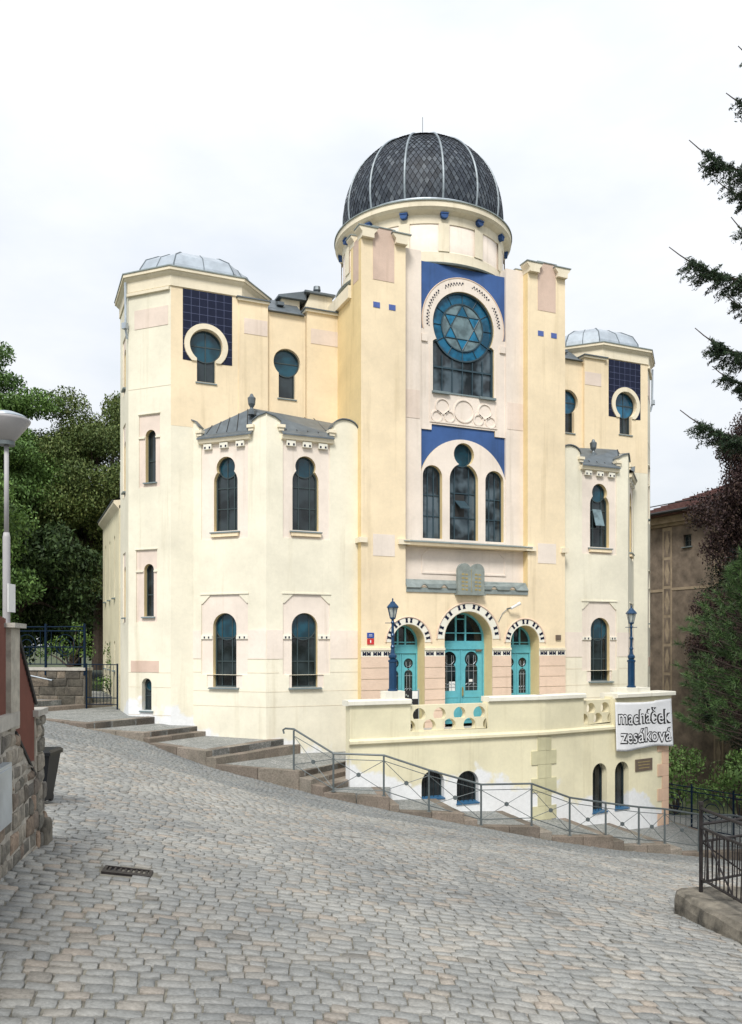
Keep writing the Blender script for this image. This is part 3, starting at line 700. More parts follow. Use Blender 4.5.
# reveal courses, doors
def door(c, hw, za, ztop_leaf, main):
    m = MB(); o_ = arch(c, -2.9, hw, za); tr = ztop_leaf
    # fanlight frame
    fan = [(c-hw, tr+.24), (c+hw, tr+.24)]+arc(c, za, hw, 0, 180, 18)
    fi = inset(fan, .07)
    m.cut(F, fan, [fi], -.66, -.58)
    for v in (c-.14*hw/.98-.06, c+.14*hw/.98+.06):
        for lo, hi in spans(fan, v, 0): m.box(F, v-.03, v+.03, lo, hi-.02, -.66, -.585)
    for lo, hi in spans(fan, tr+.55*(hw/.98)+.05, 1): m.box(F, lo, hi, tr+.55*(hw/.98)+.03, tr+.55*(hw/.98)+.07, -.66, -.587)
    if main: m.box(F, c-.2, c+.2, .93, .97, -.66, -.586)
    m.box(F, c-hw, c+hw, tr, tr+.24, -.66, -.56); m.box(F, c-hw, c-hw+.06, -2.9, tr, -.66, -.57); m.box(F, c+hw-.06, c+hw, -2.9, tr, -.66, -.57)
    d_ = m.build('door', M['teal'], B)
    MB().prism(F, inset(fan, .01), -.67, -.64).build('fanlight_pane', M['glass'], d_)
    for s in (-1, 1):
        a, b = (c-hw+.07, c-.008) if s < 0 else (c+.008, c+hw-.07); mc = (a+b)/2; pw = (b-a)*(.29 if main else .30)
        r = pw+.02; pane = double(mc, tr-1.52, pw, tr-.75, tr-.36, r) if True else None
        q = MB(); q.cut(F, rect(a, b, -2.88, tr-.01), [pane], -.65, -.60)
        q.cut(F, rect(a+.07, b-.07, -2.75, tr-1.72), [rect(a+.12, b-.12, -2.70, tr-1.77)], -.60, -.585)
        q.box(F, (b-.05) if s < 0 else a, b if s < 0 else (a+.05), -2.88, tr-.01, -.60, -.585)
        lo_ = q.build('door_leaf', M['teal'], d_)
        MB().prism(F, inset(pane, -.01), -.655, -.635).build('door_pane', M['glass'], d_)
        q = MB()
        for v in (mc-pw*.38, mc+pw*.38):
            for l_, h_ in spans(pane, v, 0): q.tube([F.pt(v, -.62, l_), F.pt(v, -.62, h_-.12)], .009, 4)
        for z in (tr-.62, tr-.80, tr-1.38):
            for l_, h_ in spans(pane, z, 1): q.tube([F.pt(l_, -.618, z), F.pt(h_, -.618, z)], .009, 4)
        q.tube([F.pt(x, -.616, z) for x, z in [(mc+(r-.05)*.9*math.cos(R_(t)), tr-.36+(r-.05)*.9*math.sin(R_(t))) for t in (140, 200, 240, 270, 300, 340, 400)]], .008, 4)
        q.tube([F.pt(mc-pw*.9+pw*1.8*i/12, -.616, tr-1.30+.05*abs(math.sin(i/12*math.pi*3))) for i in range(13)], .008, 4)
        q.build('door_grille', M['zincl'], d_)
    if main:
        q = MB(); q.box(F, c+.045, c+.075, tr-1.72, tr-1.38, -.585, -.54); q.tube([F.pt(c+.06, -.54, tr-1.7), F.pt(c+.06, -.51, tr-1.68), F.pt(c+.06, -.51, tr-1.42), F.pt(c+.06, -.54, tr-1.40)], .014, 6); q.build('handle', M['gold'], d_)
        q = MB(); q.box(F, c-.46, c-.21, tr-1.52, tr-1.18, -.634, -.628); q.box(F, c+.36, c+.52, tr-1.20, tr-1.10, -.634, -.628); q.build('paper_notice', M['white'], d_)
        q = MB(); q.box(F, c+.62, c+.86, tr-.08, tr+.0, -.585, -.54); q.build('door_closer', M['bronze'], d_)
door(0, .98, .22, -.16, True); door(-2.4, .62, .10, -.30, False); door(2.4, .62, .10, -.30, False)
# small fittings on the front
m = MB(); m.box(F, -3.98, -3.73, .24, .42, .0, .03); m.build('street_sign', M['signblue'], B)
m = MB(); m.box(F, -3.98, -3.73, .02, .215, .0, .03); hs_ = m.build('house_number_plate', M['red'], B)
m = MB(); m.box(F, -3.88, -3.84, .07, .17, .03, .036); m.box(F, -3.93, -3.79, .30, .315, .03, .036); m.box(F, -3.92, -3.80, .345, .36, .03, .036); m.build('plate_letters', M['white'], hs_)
m = MB(); m.box(F, 3.76, 3.98, .19, .38, .0, .05); m.build('bell_box', M['bronze'], B)
m = MB(); m.tube([F.pt(1.24, .02, .85), F.pt(1.42, .03, 1.18), F.pt(1.62, .04, 1.33)], .012, 5); m.tube([F.pt(1.62, 0, 1.33), F.pt(1.66, .22, 1.36)], .03, 6)
co = m.build('security_camera', M['zinc'], B)
m = MB(); m.tube([F.pt(1.66, .16, 1.33), F.pt(1.92, .32, 1.50)], .05, 8); m.tube([F.pt(1.88, .30, 1.48), F.pt(1.97, .36, 1.54)], .06, 8); m.build('camera_housing', M['white'], co)

# ---- drum and dome
DC = (CX, 30.0, 0)
m = MB(); m.lathe(DC, [(3.2, 12.95), (3.2, 15.5)], 84); m.build('drum_wall', M['pink'], B, smooth=True)
m = MB(); m.lathe(DC, [(3.24, 12.95), (3.24, 14.28), (3.2, 14.32)], 84); m.lathe(DC, [(3.2, 15.30), (3.23, 15.31), (3.23, 15.62), (3.42, 15.72), (3.46, 15.76), (3.51, 15.80), (3.51, 16.03), (3.0, 16.12), (3.0, 15.3)], 84)
m.build('drum_cornice', M['cream_lt'], B)
m = MB(); m.lathe(DC, [(3.24, 13.80), (3.47, 13.74), (3.50, 13.79), (3.24, 13.93)], 84); m.lathe(DC, [(3.52, 16.03), (3.55, 16.0), (3.55, 16.045), (3.05, 16.15), (3.05, 16.1)], 84); m.build('drum_flashing', M['patina'], B)
for i in range(14):
    a0 = -90+360/14*(i+.5)
    m = MB(); m.lathe(DC, [(3.19, 14.3), (3.27, 14.3), (3.27, 15.32), (3.19, 15.32)], 3, a0-3.6, a0+3.6); m.build('drum_pilaster', M['cream_lt'], B)
    fr = Fr(DC[0]+3.20*math.cos(R_(a0)), DC[1]+3.20*math.sin(R_(a0)), a0+90)
    m = MB(); m.prism(fr, [(-.13, 15.64), (-.13, 15.53), (-.06, 15.47), (.06, 15.47), (.13, 15.53), (.13, 15.64)], .02, .18); m.box(fr, -.15, .15, 15.62, 15.66, .02, .2); m.build('drum_bracket', M['blue'], B)
def dome_r(z): return math.sqrt(max(3.17**2-(z-17.0)**2, 0))
DS = .955
prof = [(dome_r(16.1+(4.07*i/40)), 16.1+4.07*i/40*DS) for i in range(41)]
m = MB(); m.lathe(DC, [(r*.985, z) for r, z in prof[:-1]]+[(0, 19.98)], 84); dm = m.build('dome', M['dark'], B, smooth=True)
# slates
m = MB(); NT = 98; vs, fs = [], []; th = -math.asin(.9/3.17)+.05; rowi = 0
while th < R_(86):
    r = 3.17*math.cos(th); wdt = 2*math.pi*r/NT; h = max(.06, wdt*.88); dth = h/3.17
    for i in range(NT):
        ph = 2*math.pi*(i+(.5 if rowi % 2 else 0))/NT; j = random.uniform(-.004, .006)
        def pp(t, p, l): rr = (3.17+l)*math.cos(t); return (DC[0]+rr*math.cos(p), DC[1]+rr*math.sin(p), 16.1+(.9+(3.17+l)*math.sin(t))*DS)
        dp_ = math.pi/NT*.94; k_ = len(vs)
        vs += [pp(th-dth*.96, ph, .030+j), pp(th, ph+dp_, .016+j), pp(th+dth*.96, ph, -.002), pp(th, ph-dp_, .016+j)]
        fs.append((k_, k_+1, k_+2, k_+3))
    th += dth; rowi += 1
m.add(vs, fs); m.build('slate_covering', M['slate'], dm, fix=False)
for i in range(14):
    a0 = R_(-90+360/14*(i+.5)); m = MB()
    m.tube([(DC[0]+(3.19*math.cos(t))*math.cos(a0), DC[1]+(3.19*math.cos(t))*math.sin(a0), 16.1+(.9+3.19*math.sin(t))*DS) for t in [R_(-16.5+i_*4.6) for i_ in range(23)]], .045, 6)
    m.build('dome_rib', M['ribgrey'], B)
m = MB(); m.lathe(DC, [(3.06, 16.1), (3.12, 16.12), (3.18, 16.22), (3.15, 16.30)], 84); m.build('dome_gutter', M['zincl'], B)
m = MB(); m.lathe(DC, [(.35, 19.94), (.30, 20.04), (.10, 20.08), (.03, 20.14), (.012, 20.3), (.012, 21.2), (0, 21.2)], 12); m.build('finial', M['zinc'], B)

# ---- wings, bays and corner towers (left as measured, right mirrored)
def tower_window(root, fr, c, zc, r, hw, zb, depth=.2, disc=None):
    return window(root, fr, keyhole(c, zc, r, hw, zb), depth, (c,) , (zc,), (c-hw-.05, c+hw+.05, zb, M['sillz'], .04), frame=M['frame'], disc=(c, zc, r), fw=.03, discmat=disc or M['glassb'])
def bay_facet(fr, Lw, px0, px1, up, lo, right_piece, left_piece, th, flap=False):
    """ivory facet with a sunk pink panel; up/lo = window centre s"""
    e = 7.0
    top = [(0, -4.9), (Lw, -4.9)]
    # right piece then left piece profiles (arched shoulders rising above the eaves)
    top += right_piece+left_piece
    lowh = rect(px0, px1, -1.0, 1.70); uph = rect(px0, px1, 3.56, 6.98)
    m = MB(); m.cut(fr, top, [uph, lowh, rect(lo-.46, lo+.46, -1.45, -.999) if False else rect(px0+.22, px1-.22, -1.45, -1.005)], -.35, 0)
    m.build('bay_wall', M['bay'], B)
    wu = double(up, 3.84, .46, 5.50, 5.98, .36); wl = arch(lo, -1.42, .455, .62)
    m = MB(); m.cut(fr, rect(px0-.02, px1+.02, 3.54, 7.0), [wu], -.30, -.035); m.build('sunk_panel', [M['pink'], M['reveal']], B, side=fr)
    m = MB(); m.cut(fr, rect(px0-.02, px1+.02, -1.5, 1.72), [wl], -.30, -.035); m.build('sunk_panel', [M['pink'], M['reveal']], B, side=fr)
    w1 = window(B, fr, wu, .24, (up-.02, up+.24) if th else (up-.2, up+.2), (4.6, 5.3), (up-.56, up+.56, 3.82, M['sillz'], .10), disc=(up, 5.98, .37), frame=M['frame'])
    MB().box(fr, up-.52, up+.52, 3.64, 3.77, -.03, .07).build('sill_moulding', M['cream'], w1)
    w2 = window(B, fr, wl, .24, (lo-.2, lo+.2), (-.55, .25), (lo-.58, lo+.58, -1.42, M['sillz'], .10), disc=(lo, .62, .47) , frame=M['frame'])
    if flap:
        q = MB(); P = fr.pt; A_ = [P(up-.2, -.19, 5.35), P(up+.22, -.19, 5.35), P(up+.24, .05, 4.68), P(up-.18, .05, 4.68)]
        q.add(A_+[(x, y+.03, z) for x, y, z in A_], [(0, 1, 2, 3), (7, 6, 5, 4), (0, 4, 5, 1), (1, 5, 6, 2), (2, 6, 7, 3), (3, 7, 4, 0)]); q.build('casement', M['glassg'], w1)
    # hood over the lower window: line, imposts, chamfer
    m = MB(); m.box(fr, px0-.03, px1+.03, 1.70, 1.745, -.03, .03)
    for sgn, x in ((1, px0), (-1, px1)):
        m.prism(fr, [(x, 1.40), (x+sgn*.05, 1.40), (x+sgn*.33, 1.66), (x+sgn*.33, 1.70), (x, 1.70)][::sgn], -.04, .004)
    m.build('hood_moulding', M['bay'], B)
    m = MB()
    for x0_, x1_ in ((px0, lo-.47), (lo+.47, px1)):
        m.box(fr, x0_, x1_, .20, .32, -.035, .012)
    im = m.build('impost', M['trimw'], B)
    m = MB()
    for x0_, x1_ in ((px0, lo-.47), (lo+.47, px1)):
        for t in (.3, .7): x = x0_+(x1_-x0_)*t; m.box(fr, x-.025, x+.025, .22, .29, .012, .018)
    m.build('impost_hole_mark', M['navy'], im)  # small dark plates on the face stand in for holes
    # pink dado band and joint lines
    for a, b in ((.0, px0-.0), (px1+.0, Lw)):
        if b-a > .1: MB().box(fr, a+.005, b-.005, -.46, .5, 0, .012).build('dado_band', M['pink'], B)
    m = MB()
    for z in (-.47, -.92, -1.55, -2.05):
        if z > -1.5:
            m.box(fr, 0, lo-.9, z-.012, z+.006, 0, .006); m.box(fr, lo+.9, Lw, z-.012, z+.006, 0, .006)
        else: m.box(fr, 0, Lw, z-.010, z+.006, 0, .006)
    m.build('joint_line', M['joint'], B)
    # eaves cornice with brackets
    m = MB(); P = fr.pt; a, b = px0-.06, px1+.10
    m.add([P(a, 0, 6.80), P(b, 0, 6.80), P(b, .10, 6.83), P(a, .10, 6.83), P(b, .16, 6.98), P(a, .16, 6.98), P(b, -.2, 6.98), P(a, -.2, 6.98), P(b, -.2, 6.8), P(a, -.2, 6.8)],
          [(0, 1, 2, 3), (3, 2, 4, 5), (5, 4, 6, 7), (7, 6, 8, 9), (9, 8, 1, 0), (0, 3, 5, 7, 9), (1, 8, 6, 4, 2)])
    m.build('eaves_cornice', M['cream_lt'], B)
    for t in (.08, .5, .92):
        x = px0+.16+(px1-px0-.32)*t
        m = MB(); m.box(fr, x-.155, x+.155, 6.62, 6.80, -.05, .07); bo = m.build('eaves_bracket', M['trimw'], B)
        m = MB(); m.box(fr, x-.12, x-.06, 6.64, 6.71, .07, .076); m.box(fr, x+.06, x+.12, 6.64, 6.71, .07, .076); m.build('bracket_hole_mark', M['navy'], bo)  # dark plates on the bracket face stand in for shaded holes
def shoulder_cap(fr, pts, name='shoulder_capping'):
    m = MB(); k_ = len(pts)
    up_ = [(s, z+.035) for s, z in pts]
    m.prism(fr, pts+up_[::-1], -.40, .06); m.build(name, M['zinc'], B)
def wing(mir):
    global MIR
    MIR = mir
    # --- tower shell
    x0, y0 = 4.84, 28.6; c1 = 1.75*.7071
    TF = Fr(x0, y0); TCh = Fr(x0-c1, y0+c1, -45); TS = Fr(x0-c1, y0+c1+2.42, -90)
    top = 12.52
    key = keyhole(1.20, 10.28, .56, .32, 9.03)
    ring_o = keyhole(1.20, 10.28, .76, .50, 9.72)
    m = MB(); m.cut(TF, rect(0, 2.42, 7.44, top), [key], -.35, 0); m.build('tower_wall', [M['cream'], M['reveal']], B)
    MB().box(TF, 0, 2.42, -4.9, 7.435, -.35, 0).build('tower_wall', M['tower_l'], B)
    tl = rect(.40, 2.10, 9.72, 12.13)
    g = MB(); wq = 1.70/6
    circ = ring_o
    def inside(px, pz):
        return math.hypot(px-1.20, pz-10.28) < .74 or (abs(px-1.20) < .50 and pz < 10.28)
    m = MB(); ro = keyhole(1.20, 10.28, .76, .50, 9.70)
    ring_outer = [(.40, 9.72), (.70, 9.72)]+[p for p in ro[2:][::-1]]+[(1.70, 9.72), (2.10, 9.72), (2.10, 12.13), (.40, 12.13)]
    m.cut(TF, ring_outer, [], 0, .012); tp = m.build('tile_panel', M['navy'], B)
    m = MB()
    gridm = paint('tile_grout', (.07, .085, .16), .8) if 'grout' not in M else M['grout']; M['grout'] = gridm
    for i in range(1, 6):
        x = .40+i*wq
        zs = 12.13
        lo_z = 9.72
        dd = abs(x-1.20)
        if dd < .76: lo_z = 10.28+math.sqrt(.76**2-dd*dd)
        m.box(TF, x-.008, x+.008, lo_z, zs, .012, .016)
        if dd < .76 and dd > .5: m.box(TF, x-.008, x+.008, 9.72, 10.28-math.sqrt(.76**2-dd*dd), .012, .016)
    for i in range(1, 9):
        z = 12.13-i*2.41/9; dd = abs(z-10.28)
        if dd < .76:
            h = max(math.sqrt(.76**2-dd*dd), .50 if z < 10.28 else 0); m.box(TF, .40, 1.20-h, z-.008, z+.008, .012, .0165); m.box(TF, 1.20+h, 2.10, z-.008, z+.008, .012, .0165)
        else: m.box(TF, .40, 2.10, z-.008, z+.008, .012, .0165)
    m.build('tile_grout', gridm, tp)
    hs = keyhole(1.20, 10.28, .75, .49, 9.72)
    # horseshoe archivolt (open at the foot)
    t1 = math.degrees(math.asin(.49/.75)); t2 = math.degrees(math.asin(.33/.57))
    band = [(1.20-.49, 9.72), (1.20-.33, 9.72)]+arc(1.20, 10.28, .57, 270-t2, -90+t2, 30)+[(1.20+.33, 9.72), (1.20+.49, 9.72)]+arc(1.20, 10.28, .75, -90+t1, 270-t1, 30)
    MB().cut(TF, band, [], 0, .05).build('archivolt', M['cream_lt'], B)
    tower_window(B, TF, 1.20, 10.28, .56, .32, 9.03, disc=M['glassbr'] if mir else M['glassb'])
    # chamfer face
    wU = double(.90, 5.58, .21, 7.12, 7.18, .215); wM = arch(.83, .98, .20, 2.58); wL = arch(.76, -2.24, .20, -1.34)
    m = MB(); m.cut(TCh, rect(0, 1.75, -4.9, top), [rect(.44, 1.31, 5.40, 7.88), rect(.32, 1.19, .78, 3.25), rect(.40, 1.12, -2.35, -1.02) if False else wL], -.35, 0); m.build('tower_wall', M['tower_l'], B)
    for a_, wv_, s_, z_ in ((rect(.42, 1.33, 5.38, 7.90), arch(.90, 5.58, .21, 7.16), .90, 5.58), (rect(.30, 1.21, .76, 3.27), wM, .83, .98)):
        m = MB(); m.cut(TCh, a_, [wv_], -.30, -.035); m.build('sunk_panel', [M['rose'], M['reveal']], B, side=TCh)
        window(B, TCh, wv_, .24, (), (z_+.75,), (s_-.27, s_+.27, z_, M['sillz'], .05), fw=.03)
        m = MB(); zc_ = wv_[2][1]-.05
        m.box(TCh, a_[0][0], s_-.22, zc_-.03, zc_+.02, -.035, .01); m.box(TCh, s_+.22, a_[1][0], zc_-.03, zc_+.02, -.035, .01); m.box(TCh, a_[0][0], a_[1][0], a_[2][1]-.0, a_[2][1]+.035, -.03, .03); m.build('panel_moulding', M['tower_l'], B)
    window(B, TCh, wL, .24, (), (-1.75,), (.76-.28, .76+.28, -2.24, M['sillz'], .06), fw=.03, disc=(.76, -1.40, .19))
    MB().box(TCh, .11, 1.26, -.93, -.54, 0, .014).build('stucco_panel', M['pebble'], B)
    MB().box(TCh, .26, 1.64, 10.86, 11.51, 0, .014).build('strip_panel', M['rose'], B)
    MB().box(TCh, -.02, 1.72, 12.02, 12.12, 0, .09).build('moulding', M['cream_lt'], B)
    m = MB()
    for z in (-.95, -1.45, -2.4): m.box(TCh, 0, .5, z, z+.014, 0, .006); m.box(TCh, 1.0, 1.75, z, z+.014, 0, .006)
    m.box(TCh, 0, 1.75, 8.80, 8.815, 0, .006); m.build('joint_line', M['joint'], B)
    # side face and the rest of the tower
    m = MB(); m.cut(TS, rect(0, 2.42, -4.9, top), [rect(.8, 1.6, 5.3, 7.9), rect(.8, 1.6, .8, 3.3), rect(.75, 1.65, 9.0, 11.0)], -.35, 0); m.build('tower_wall', M['tower_l'], B)
    for zb, hh in ((5.5, 1.6), (1.0, 1.6), (9.2, 1.2)):
        o_ = arch(1.2, zb, .22, zb+hh)
        m = MB(); m.cut(TS, rect(.73, 1.67, zb-.25 if zb != 9.2 else 8.98, zb+hh+.8 if zb != 9.2 else 11.02), [o_], -.3, -.035); m.build('sunk_panel', [M['rose'], M['reveal']], B, side=TS)
        window(B, TS, o_, .22, (), (zb+.8,), (.93, 1.47, zb, M['sillz'], .08), fw=.03)
    octo = [(x0, y0), (x0+2.42, y0), (x0+2.42+c1, y0+c1), (x0+2.42+c1, y0+c1+2.42), (x0+2.42, y0+2*c1+2.42), (x0, y0+2*c1+2.42), (x0-c1, y0+c1+2.42), (x0-c1, y0+c1)]
    oc = (x0+1.21, y0+c1+1.21)
    def grow(d): 
        return inset(octo, -d)
    # added core blocks light inside the shell; also right and rear faces
    m = MB(); m.hprism(inset(octo, .36), -4.9, 12.5); m.hprism([octo[1], octo[2], octo[3], octo[4], octo[5], octo[6], (octo[6][0]+.3, octo[6][1]-.1), oc, (octo[1][0]-.2, octo[1][1]+.3)], 7.0, 12.52); m.build('tower_blocking_core', M['cream'], B)
    m = MB(); m.hprism(grow(.04), 12.16, 12.54)
    k_ = 8; pr = [(.04, 12.50), (.12, 12.58), (.15, 12.64), (.19, 12.64), (.19, 12.74)]
    rings = [[(x, y, z) for x, y in grow(d)] for d, z in pr]; vs = [p for r in rings for p in r]
    fs = [(a*8+j, a*8+(j+1) % 8, (a+1)*8+(j+1) % 8, (a+1)*8+j) for a in range(len(pr)-1) for j in range(8)]+[tuple(range(7, -1, -1)), tuple(len(pr)*8-8+j for j in range(8))]
    m.add(vs, fs); m.build('tower_cornice', M['cream_lt'], B)
    m = MB(); m.hprism(grow(.215), 12.742, 12.78)
    m.build('cornice_flashing', M['patina'], B)
    # low faceted metal roof
    vs = []; lv = [(1.0, 0), (.985, .36), (.88, .76), (.66, 1.06), (.38, 1.24), (.10, 1.31)]
    base = inset(octo, .38)
    for sc, z in lv:
        for x, y in base: vs.append((oc[0]+(x-oc[0])*sc, oc[1]+(y-oc[1])*sc, 12.78+z))
    vs.append((oc[0], oc[1], 12.78+1.33)); fs = [(a*8+j, a*8+(j+1) % 8, (a+1)*8+(j+1) % 8, (a+1)*8+j) for a in range(5) for j in range(8)]+[(40+j, 40+(j+1) % 8, 48) for j in range(8)]
    m = MB().add(vs, fs); tr = m.build('tower_roof', M['zincl'], B)
    m = MB()
    for j in range(8):
        m.tube([(oc[0]+(base[j][0]-oc[0])*sc, oc[1]+(base[j][1]-oc[1])*sc, 12.79+z) for sc, z in lv], .022, 5)
        mx_, my_ = (base[j][0]+base[(j+1) % 8][0])/2, (base[j][1]+base[(j+1) % 8][1])/2
        m.tube([(oc[0]+(mx_-oc[0])*sc, oc[1]+(my_-oc[1])*sc, 12.79+z) for sc, z in lv], .016, 5)
    m.build('roof_seam', M['zinc'], tr)
    # roof vents and down pipe
    m = MB(); m.tube([TCh.pt(-.05, .10, 12.5), TCh.pt(-.05, .08, 10.9), TCh.pt(-.05, .0, 10.6)], .045, 6); m.box(TCh, -.14, .04, 10.9, 11.1, .05, .2); m.build('downpipe', M['zincl'], B)
    # --- wing wall between tower and centre
    W = Fr(7.26, 28.56)
    m = MB(); m.box(W, -.08, .96, -4.9, 12.02, -.6, 0); m.box(W, 2.42, 3.65, -4.9, 12.02, -.6, 0); m.build('wing_wall', M['cream'], B)
    m = MB(); m.cut(W, rect(.96, 2.40, 7.2, 11.9), [keyhole(1.70, 10.12, .50, .31, 8.84)], -.5, -.12); m.build('wing_wall', [M['cream'], M['reveal']], B)
    tower_window(B, W.off(0, -.12), 1.70, 10.12, .50, .31, 8.84, disc=M['glassbr'] if mir else M['glassb'])
    for a, b in ((.10, .94), (2.56, 3.60)): MB().box(W, a, b, 10.90, 11.44, 0, .012).build('strip_panel', M['rose'], B)
    m = MB(); m.box(W, -.14, 1.0, 12.02, 12.10, -.65, .08); m.box(W, 2.34, 3.66, 12.02, 12.10, -.65, .08); m.build('wing_coping', M['cream_lt'], B)
    m = MB(); m.box(W, -.18, 1.04, 12.10, 12.14, -.7, .13); m.box(W, 2.30, 3.66, 12.10, 12.14, -.7, .13); m.build('coping_flashing', M['zinc'], B)
    P = W.pt; m = MB()
    a, b = 1.0, 2.34
    m.add([P(a, .02, 11.86), P(b, .02, 11.86), P(b, -.25, 12.02), P(a, -.25, 12.02), P(b, -1.2, 12.75), P(a, -1.2, 12.75), P(b, -1.2, 11.8), P(a, -1.2, 11.8)], [(0, 1, 2, 3), (3, 2, 4, 5), (5, 4, 6, 7), (7, 6, 1, 0), (0, 3, 5, 7), (1, 6, 4, 2)])
    m.box(W, 1.45, 1.70, 12.30, 12.42, -.7, -.45); m.hprism([(7.2, 28.9), (10.85, 28.9), (10.85, 33), (7.2, 33)], 11.6, lambda x, y: 12.1+(.6 if y > 30 else 0)); m.build('wing_roof', M['zinc'], B)
    # small roof turret behind the parapet
    m = MB(); T = Fr(9.75, 29.3); m.prism(T, [(-.05, 12.1), (1.35, 12.1), (1.15, 13.0), (.30, 13.0)], -1.2, 0); m.box(T, -.75, -.05, 12.1, 12.75, -1.2, -.2)
    tu = m.build('roof_turret', M['cream_lt'], B)
    m = MB(); m.hprism([(9.6+.2, 29.15), (11.0, 29.15), (11.0, 30.6), (9.8, 30.6)], 13.0, 13.07); m.hprism([(8.85, 29.35), (9.9, 29.3), (9.9, 30.7), (8.85, 30.7)], 12.75, lambda x, y: 12.82+.25*(x-8.85)); m.lathe((10.35, 29.4, 13.07), [(.09, 0), (.09, .1), (.15, .14), (.13, .28), (0, .3)], 8); m.build('turret_roof', M['zinc'], tu)
    # --- bay
    FB = Fr(7.60, 26.6); LA = 2.85; FA = Fr(7.60-LA*.7071, 26.6+LA*.7071, -45)
    eav = 7.0
    rB = [(3.25, 7.42)]+[(2.79+.46*math.cos(R_(t)), 7.40+.30*math.sin(R_(t))) for t in range(10, 180, 16)]+[(2.33, 7.40), (2.33, 7.28), (2.25, 7.20), (2.25, eav)]
    lB = [(.55, eav), (.55, 7.2), (.48, 7.30), (.48, 7.42), (.3, 7.54), (0, 7.63)]
    bay_facet(FB, 3.25, .57, 2.23, 1.37, 1.34, rB, lB, 0, flap=mir)
    rA = [(2.85, 7.63), (2.55, 7.56), (2.32, 7.42), (2.32, 7.30), (2.25, 7.2), (2.25, eav)]
    lA = [(.31, eav), (.31, 7.2), (.25, 7.3), (.25, 7.42), (.12, 7.62), (-.02, 7.66), (-.02, 7.2)]
    bay_facet(FA, LA, .34, 2.16, 1.28, 1.24, rA, lA, 1)
    shoulder_cap(FB, [(2.31, 7.40)]+[(2.79+.47*math.cos(R_(t)), 7.40+.31*math.sin(R_(t))) for t in range(170, 0, -16)]+[(3.27, 7.40)])
    shoulder_cap(FB, [(0, 7.63), (.3, 7.54), (.5, 7.40)]); shoulder_cap(FA, [(2.30, 7.40), (2.55, 7.56), (2.85, 7.63)]); shoulder_cap(FA, [(-.25, 7.40), (-.2, 7.58), (-.05, 7.68), (.12, 7.62), (.27, 7.41)])
    m = MB()
    for fr, s in ((FB, .50), (FB, 2.30), (FA, .28), (FA, 2.29)): m.box(fr, s-.13, s+.13, 7.20, 7.30, -.2, .10); m.box(fr, s-.09, s+.09, 7.10, 7.20, -.2, .06)
    m.build('shoulder_moulding', M['cream_lt'], B)
    # roof slopes
    ap = (7.35, 27.55, 8.02); P = FB.pt; Q = FA.pt
    m = MB(); e0 = 7.0
    m.add([P(.5, .18, e0), P(2.33, .18, e0), P(2.33, -.05, 7.16), P(.5, -.05, 7.16), (11.0, 28.32, 8.0), (7.5, 28.32, 8.22), ap, P(2.9, -.2, 7.3), P(2.33, .18, e0-.05), P(.5, .18, e0-.05)],
          [(0, 1, 2, 3), (3, 2, 7, 4, 5, 6), (9, 8, 1, 0)])
    LL = (5.80, 28.58, 7.30)
    m.add([Q(.26, .18, e0), Q(2.38, .18, e0), Q(2.38, -.05, 7.16), Q(.26, -.05, 7.16), ap, LL, (7.4, 28.6, 8.12), Q(.26, .18, e0-.05), Q(2.38, .18, e0-.05)],
          [(0, 1, 2, 3), (3, 2, 4, 5), (5, 4, 6), (7, 8, 1, 0)])
    m.add([P(.5, -.05, 7.16), ap, Q(2.38, -.05, 7.16), FB.pt(0, -.35, 7.2)], [(0, 1, 3), (1, 2, 3)])
    br = m.build('bay_roof', M['zinc'], B, fix=False)
    m = MB()
    for i in range(5): s = .7+i*.38; m.tube([P(s, -.05, 7.18), (P(s, 0, 0)[0]*.9+1.0, 28.3, 8.12)], .016, 4)
    for i in range(5): s = .5+i*.4; m.tube([Q(s, -.05, 7.18), tuple(Vector(LL).lerp(Vector(ap), .25+.17*i)+Vector((0, 0, .02)))], .014, 4)
    m.tube([P(0, -.35, 7.25), ap], .03, 5); m.build('roof_seam', M['dark'], br)
    m = MB(); m.lathe((8.75, 27.3, 7.55) if mir else (7.28, 27.25, 7.7), [(.14, 0), (.14, .12), (.07, .18), (.05, .24), (.12, .36), (.14, .56), (.08, .62), (.04, .70), (0, .72)], 10); m.build('roof_finial', M['zinc'], B)
    # filled body of the bay under the roof
    m = MB(); m.hprism([(5.9, 28.7), (7.65, 27.0), (10.8, 27.0), (10.8, 28.5)], -4.9, 7.0); m.build('bay_core', M['bay'], B)
    # --- side annex
    AN = Fr(x0-c1+.05, 39.5, -90)
    outl = rect(0, 6.4, -4.9, 5.35)
    ho = [arch(c_, z_, .17, z_+h_) for c_ in (1.2, 3.0, 4.8) for z_, h_ in ((1.9, 2.3), (-1.0, 1.0))]
    m = MB(); m.cut(AN, outl, ho, -.35, 0); m.build('annex_wall', M['terr_up'], B)
    for o_ in ho: window(B, AN, o_, .2, (), (), (o_[0][0]-.08, o_[1][0]+.08, o_[0][1]), fw=.03)
    m = MB(); m.prism(AN.off(0, 0), [(0, 0)], 0, 0) if False else None
    P = AN.pt; m.add([P(0, 0, 5.2), P(6.4, 0, 5.2), P(6.4, .20, 5.42), P(0, .20, 5.42), P(6.4, .20, 5.52), P(0, .20, 5.52), P(6.4, -.3, 5.6), P(0, -.3, 5.6)], [(0, 1, 2, 3), (3, 2, 4, 5), (5, 4, 6, 7), (7, 6, 1, 0), (0, 3, 5, 7), (1, 6, 4, 2)]); m.build('annex_cornice', M['cream_lt'], B)
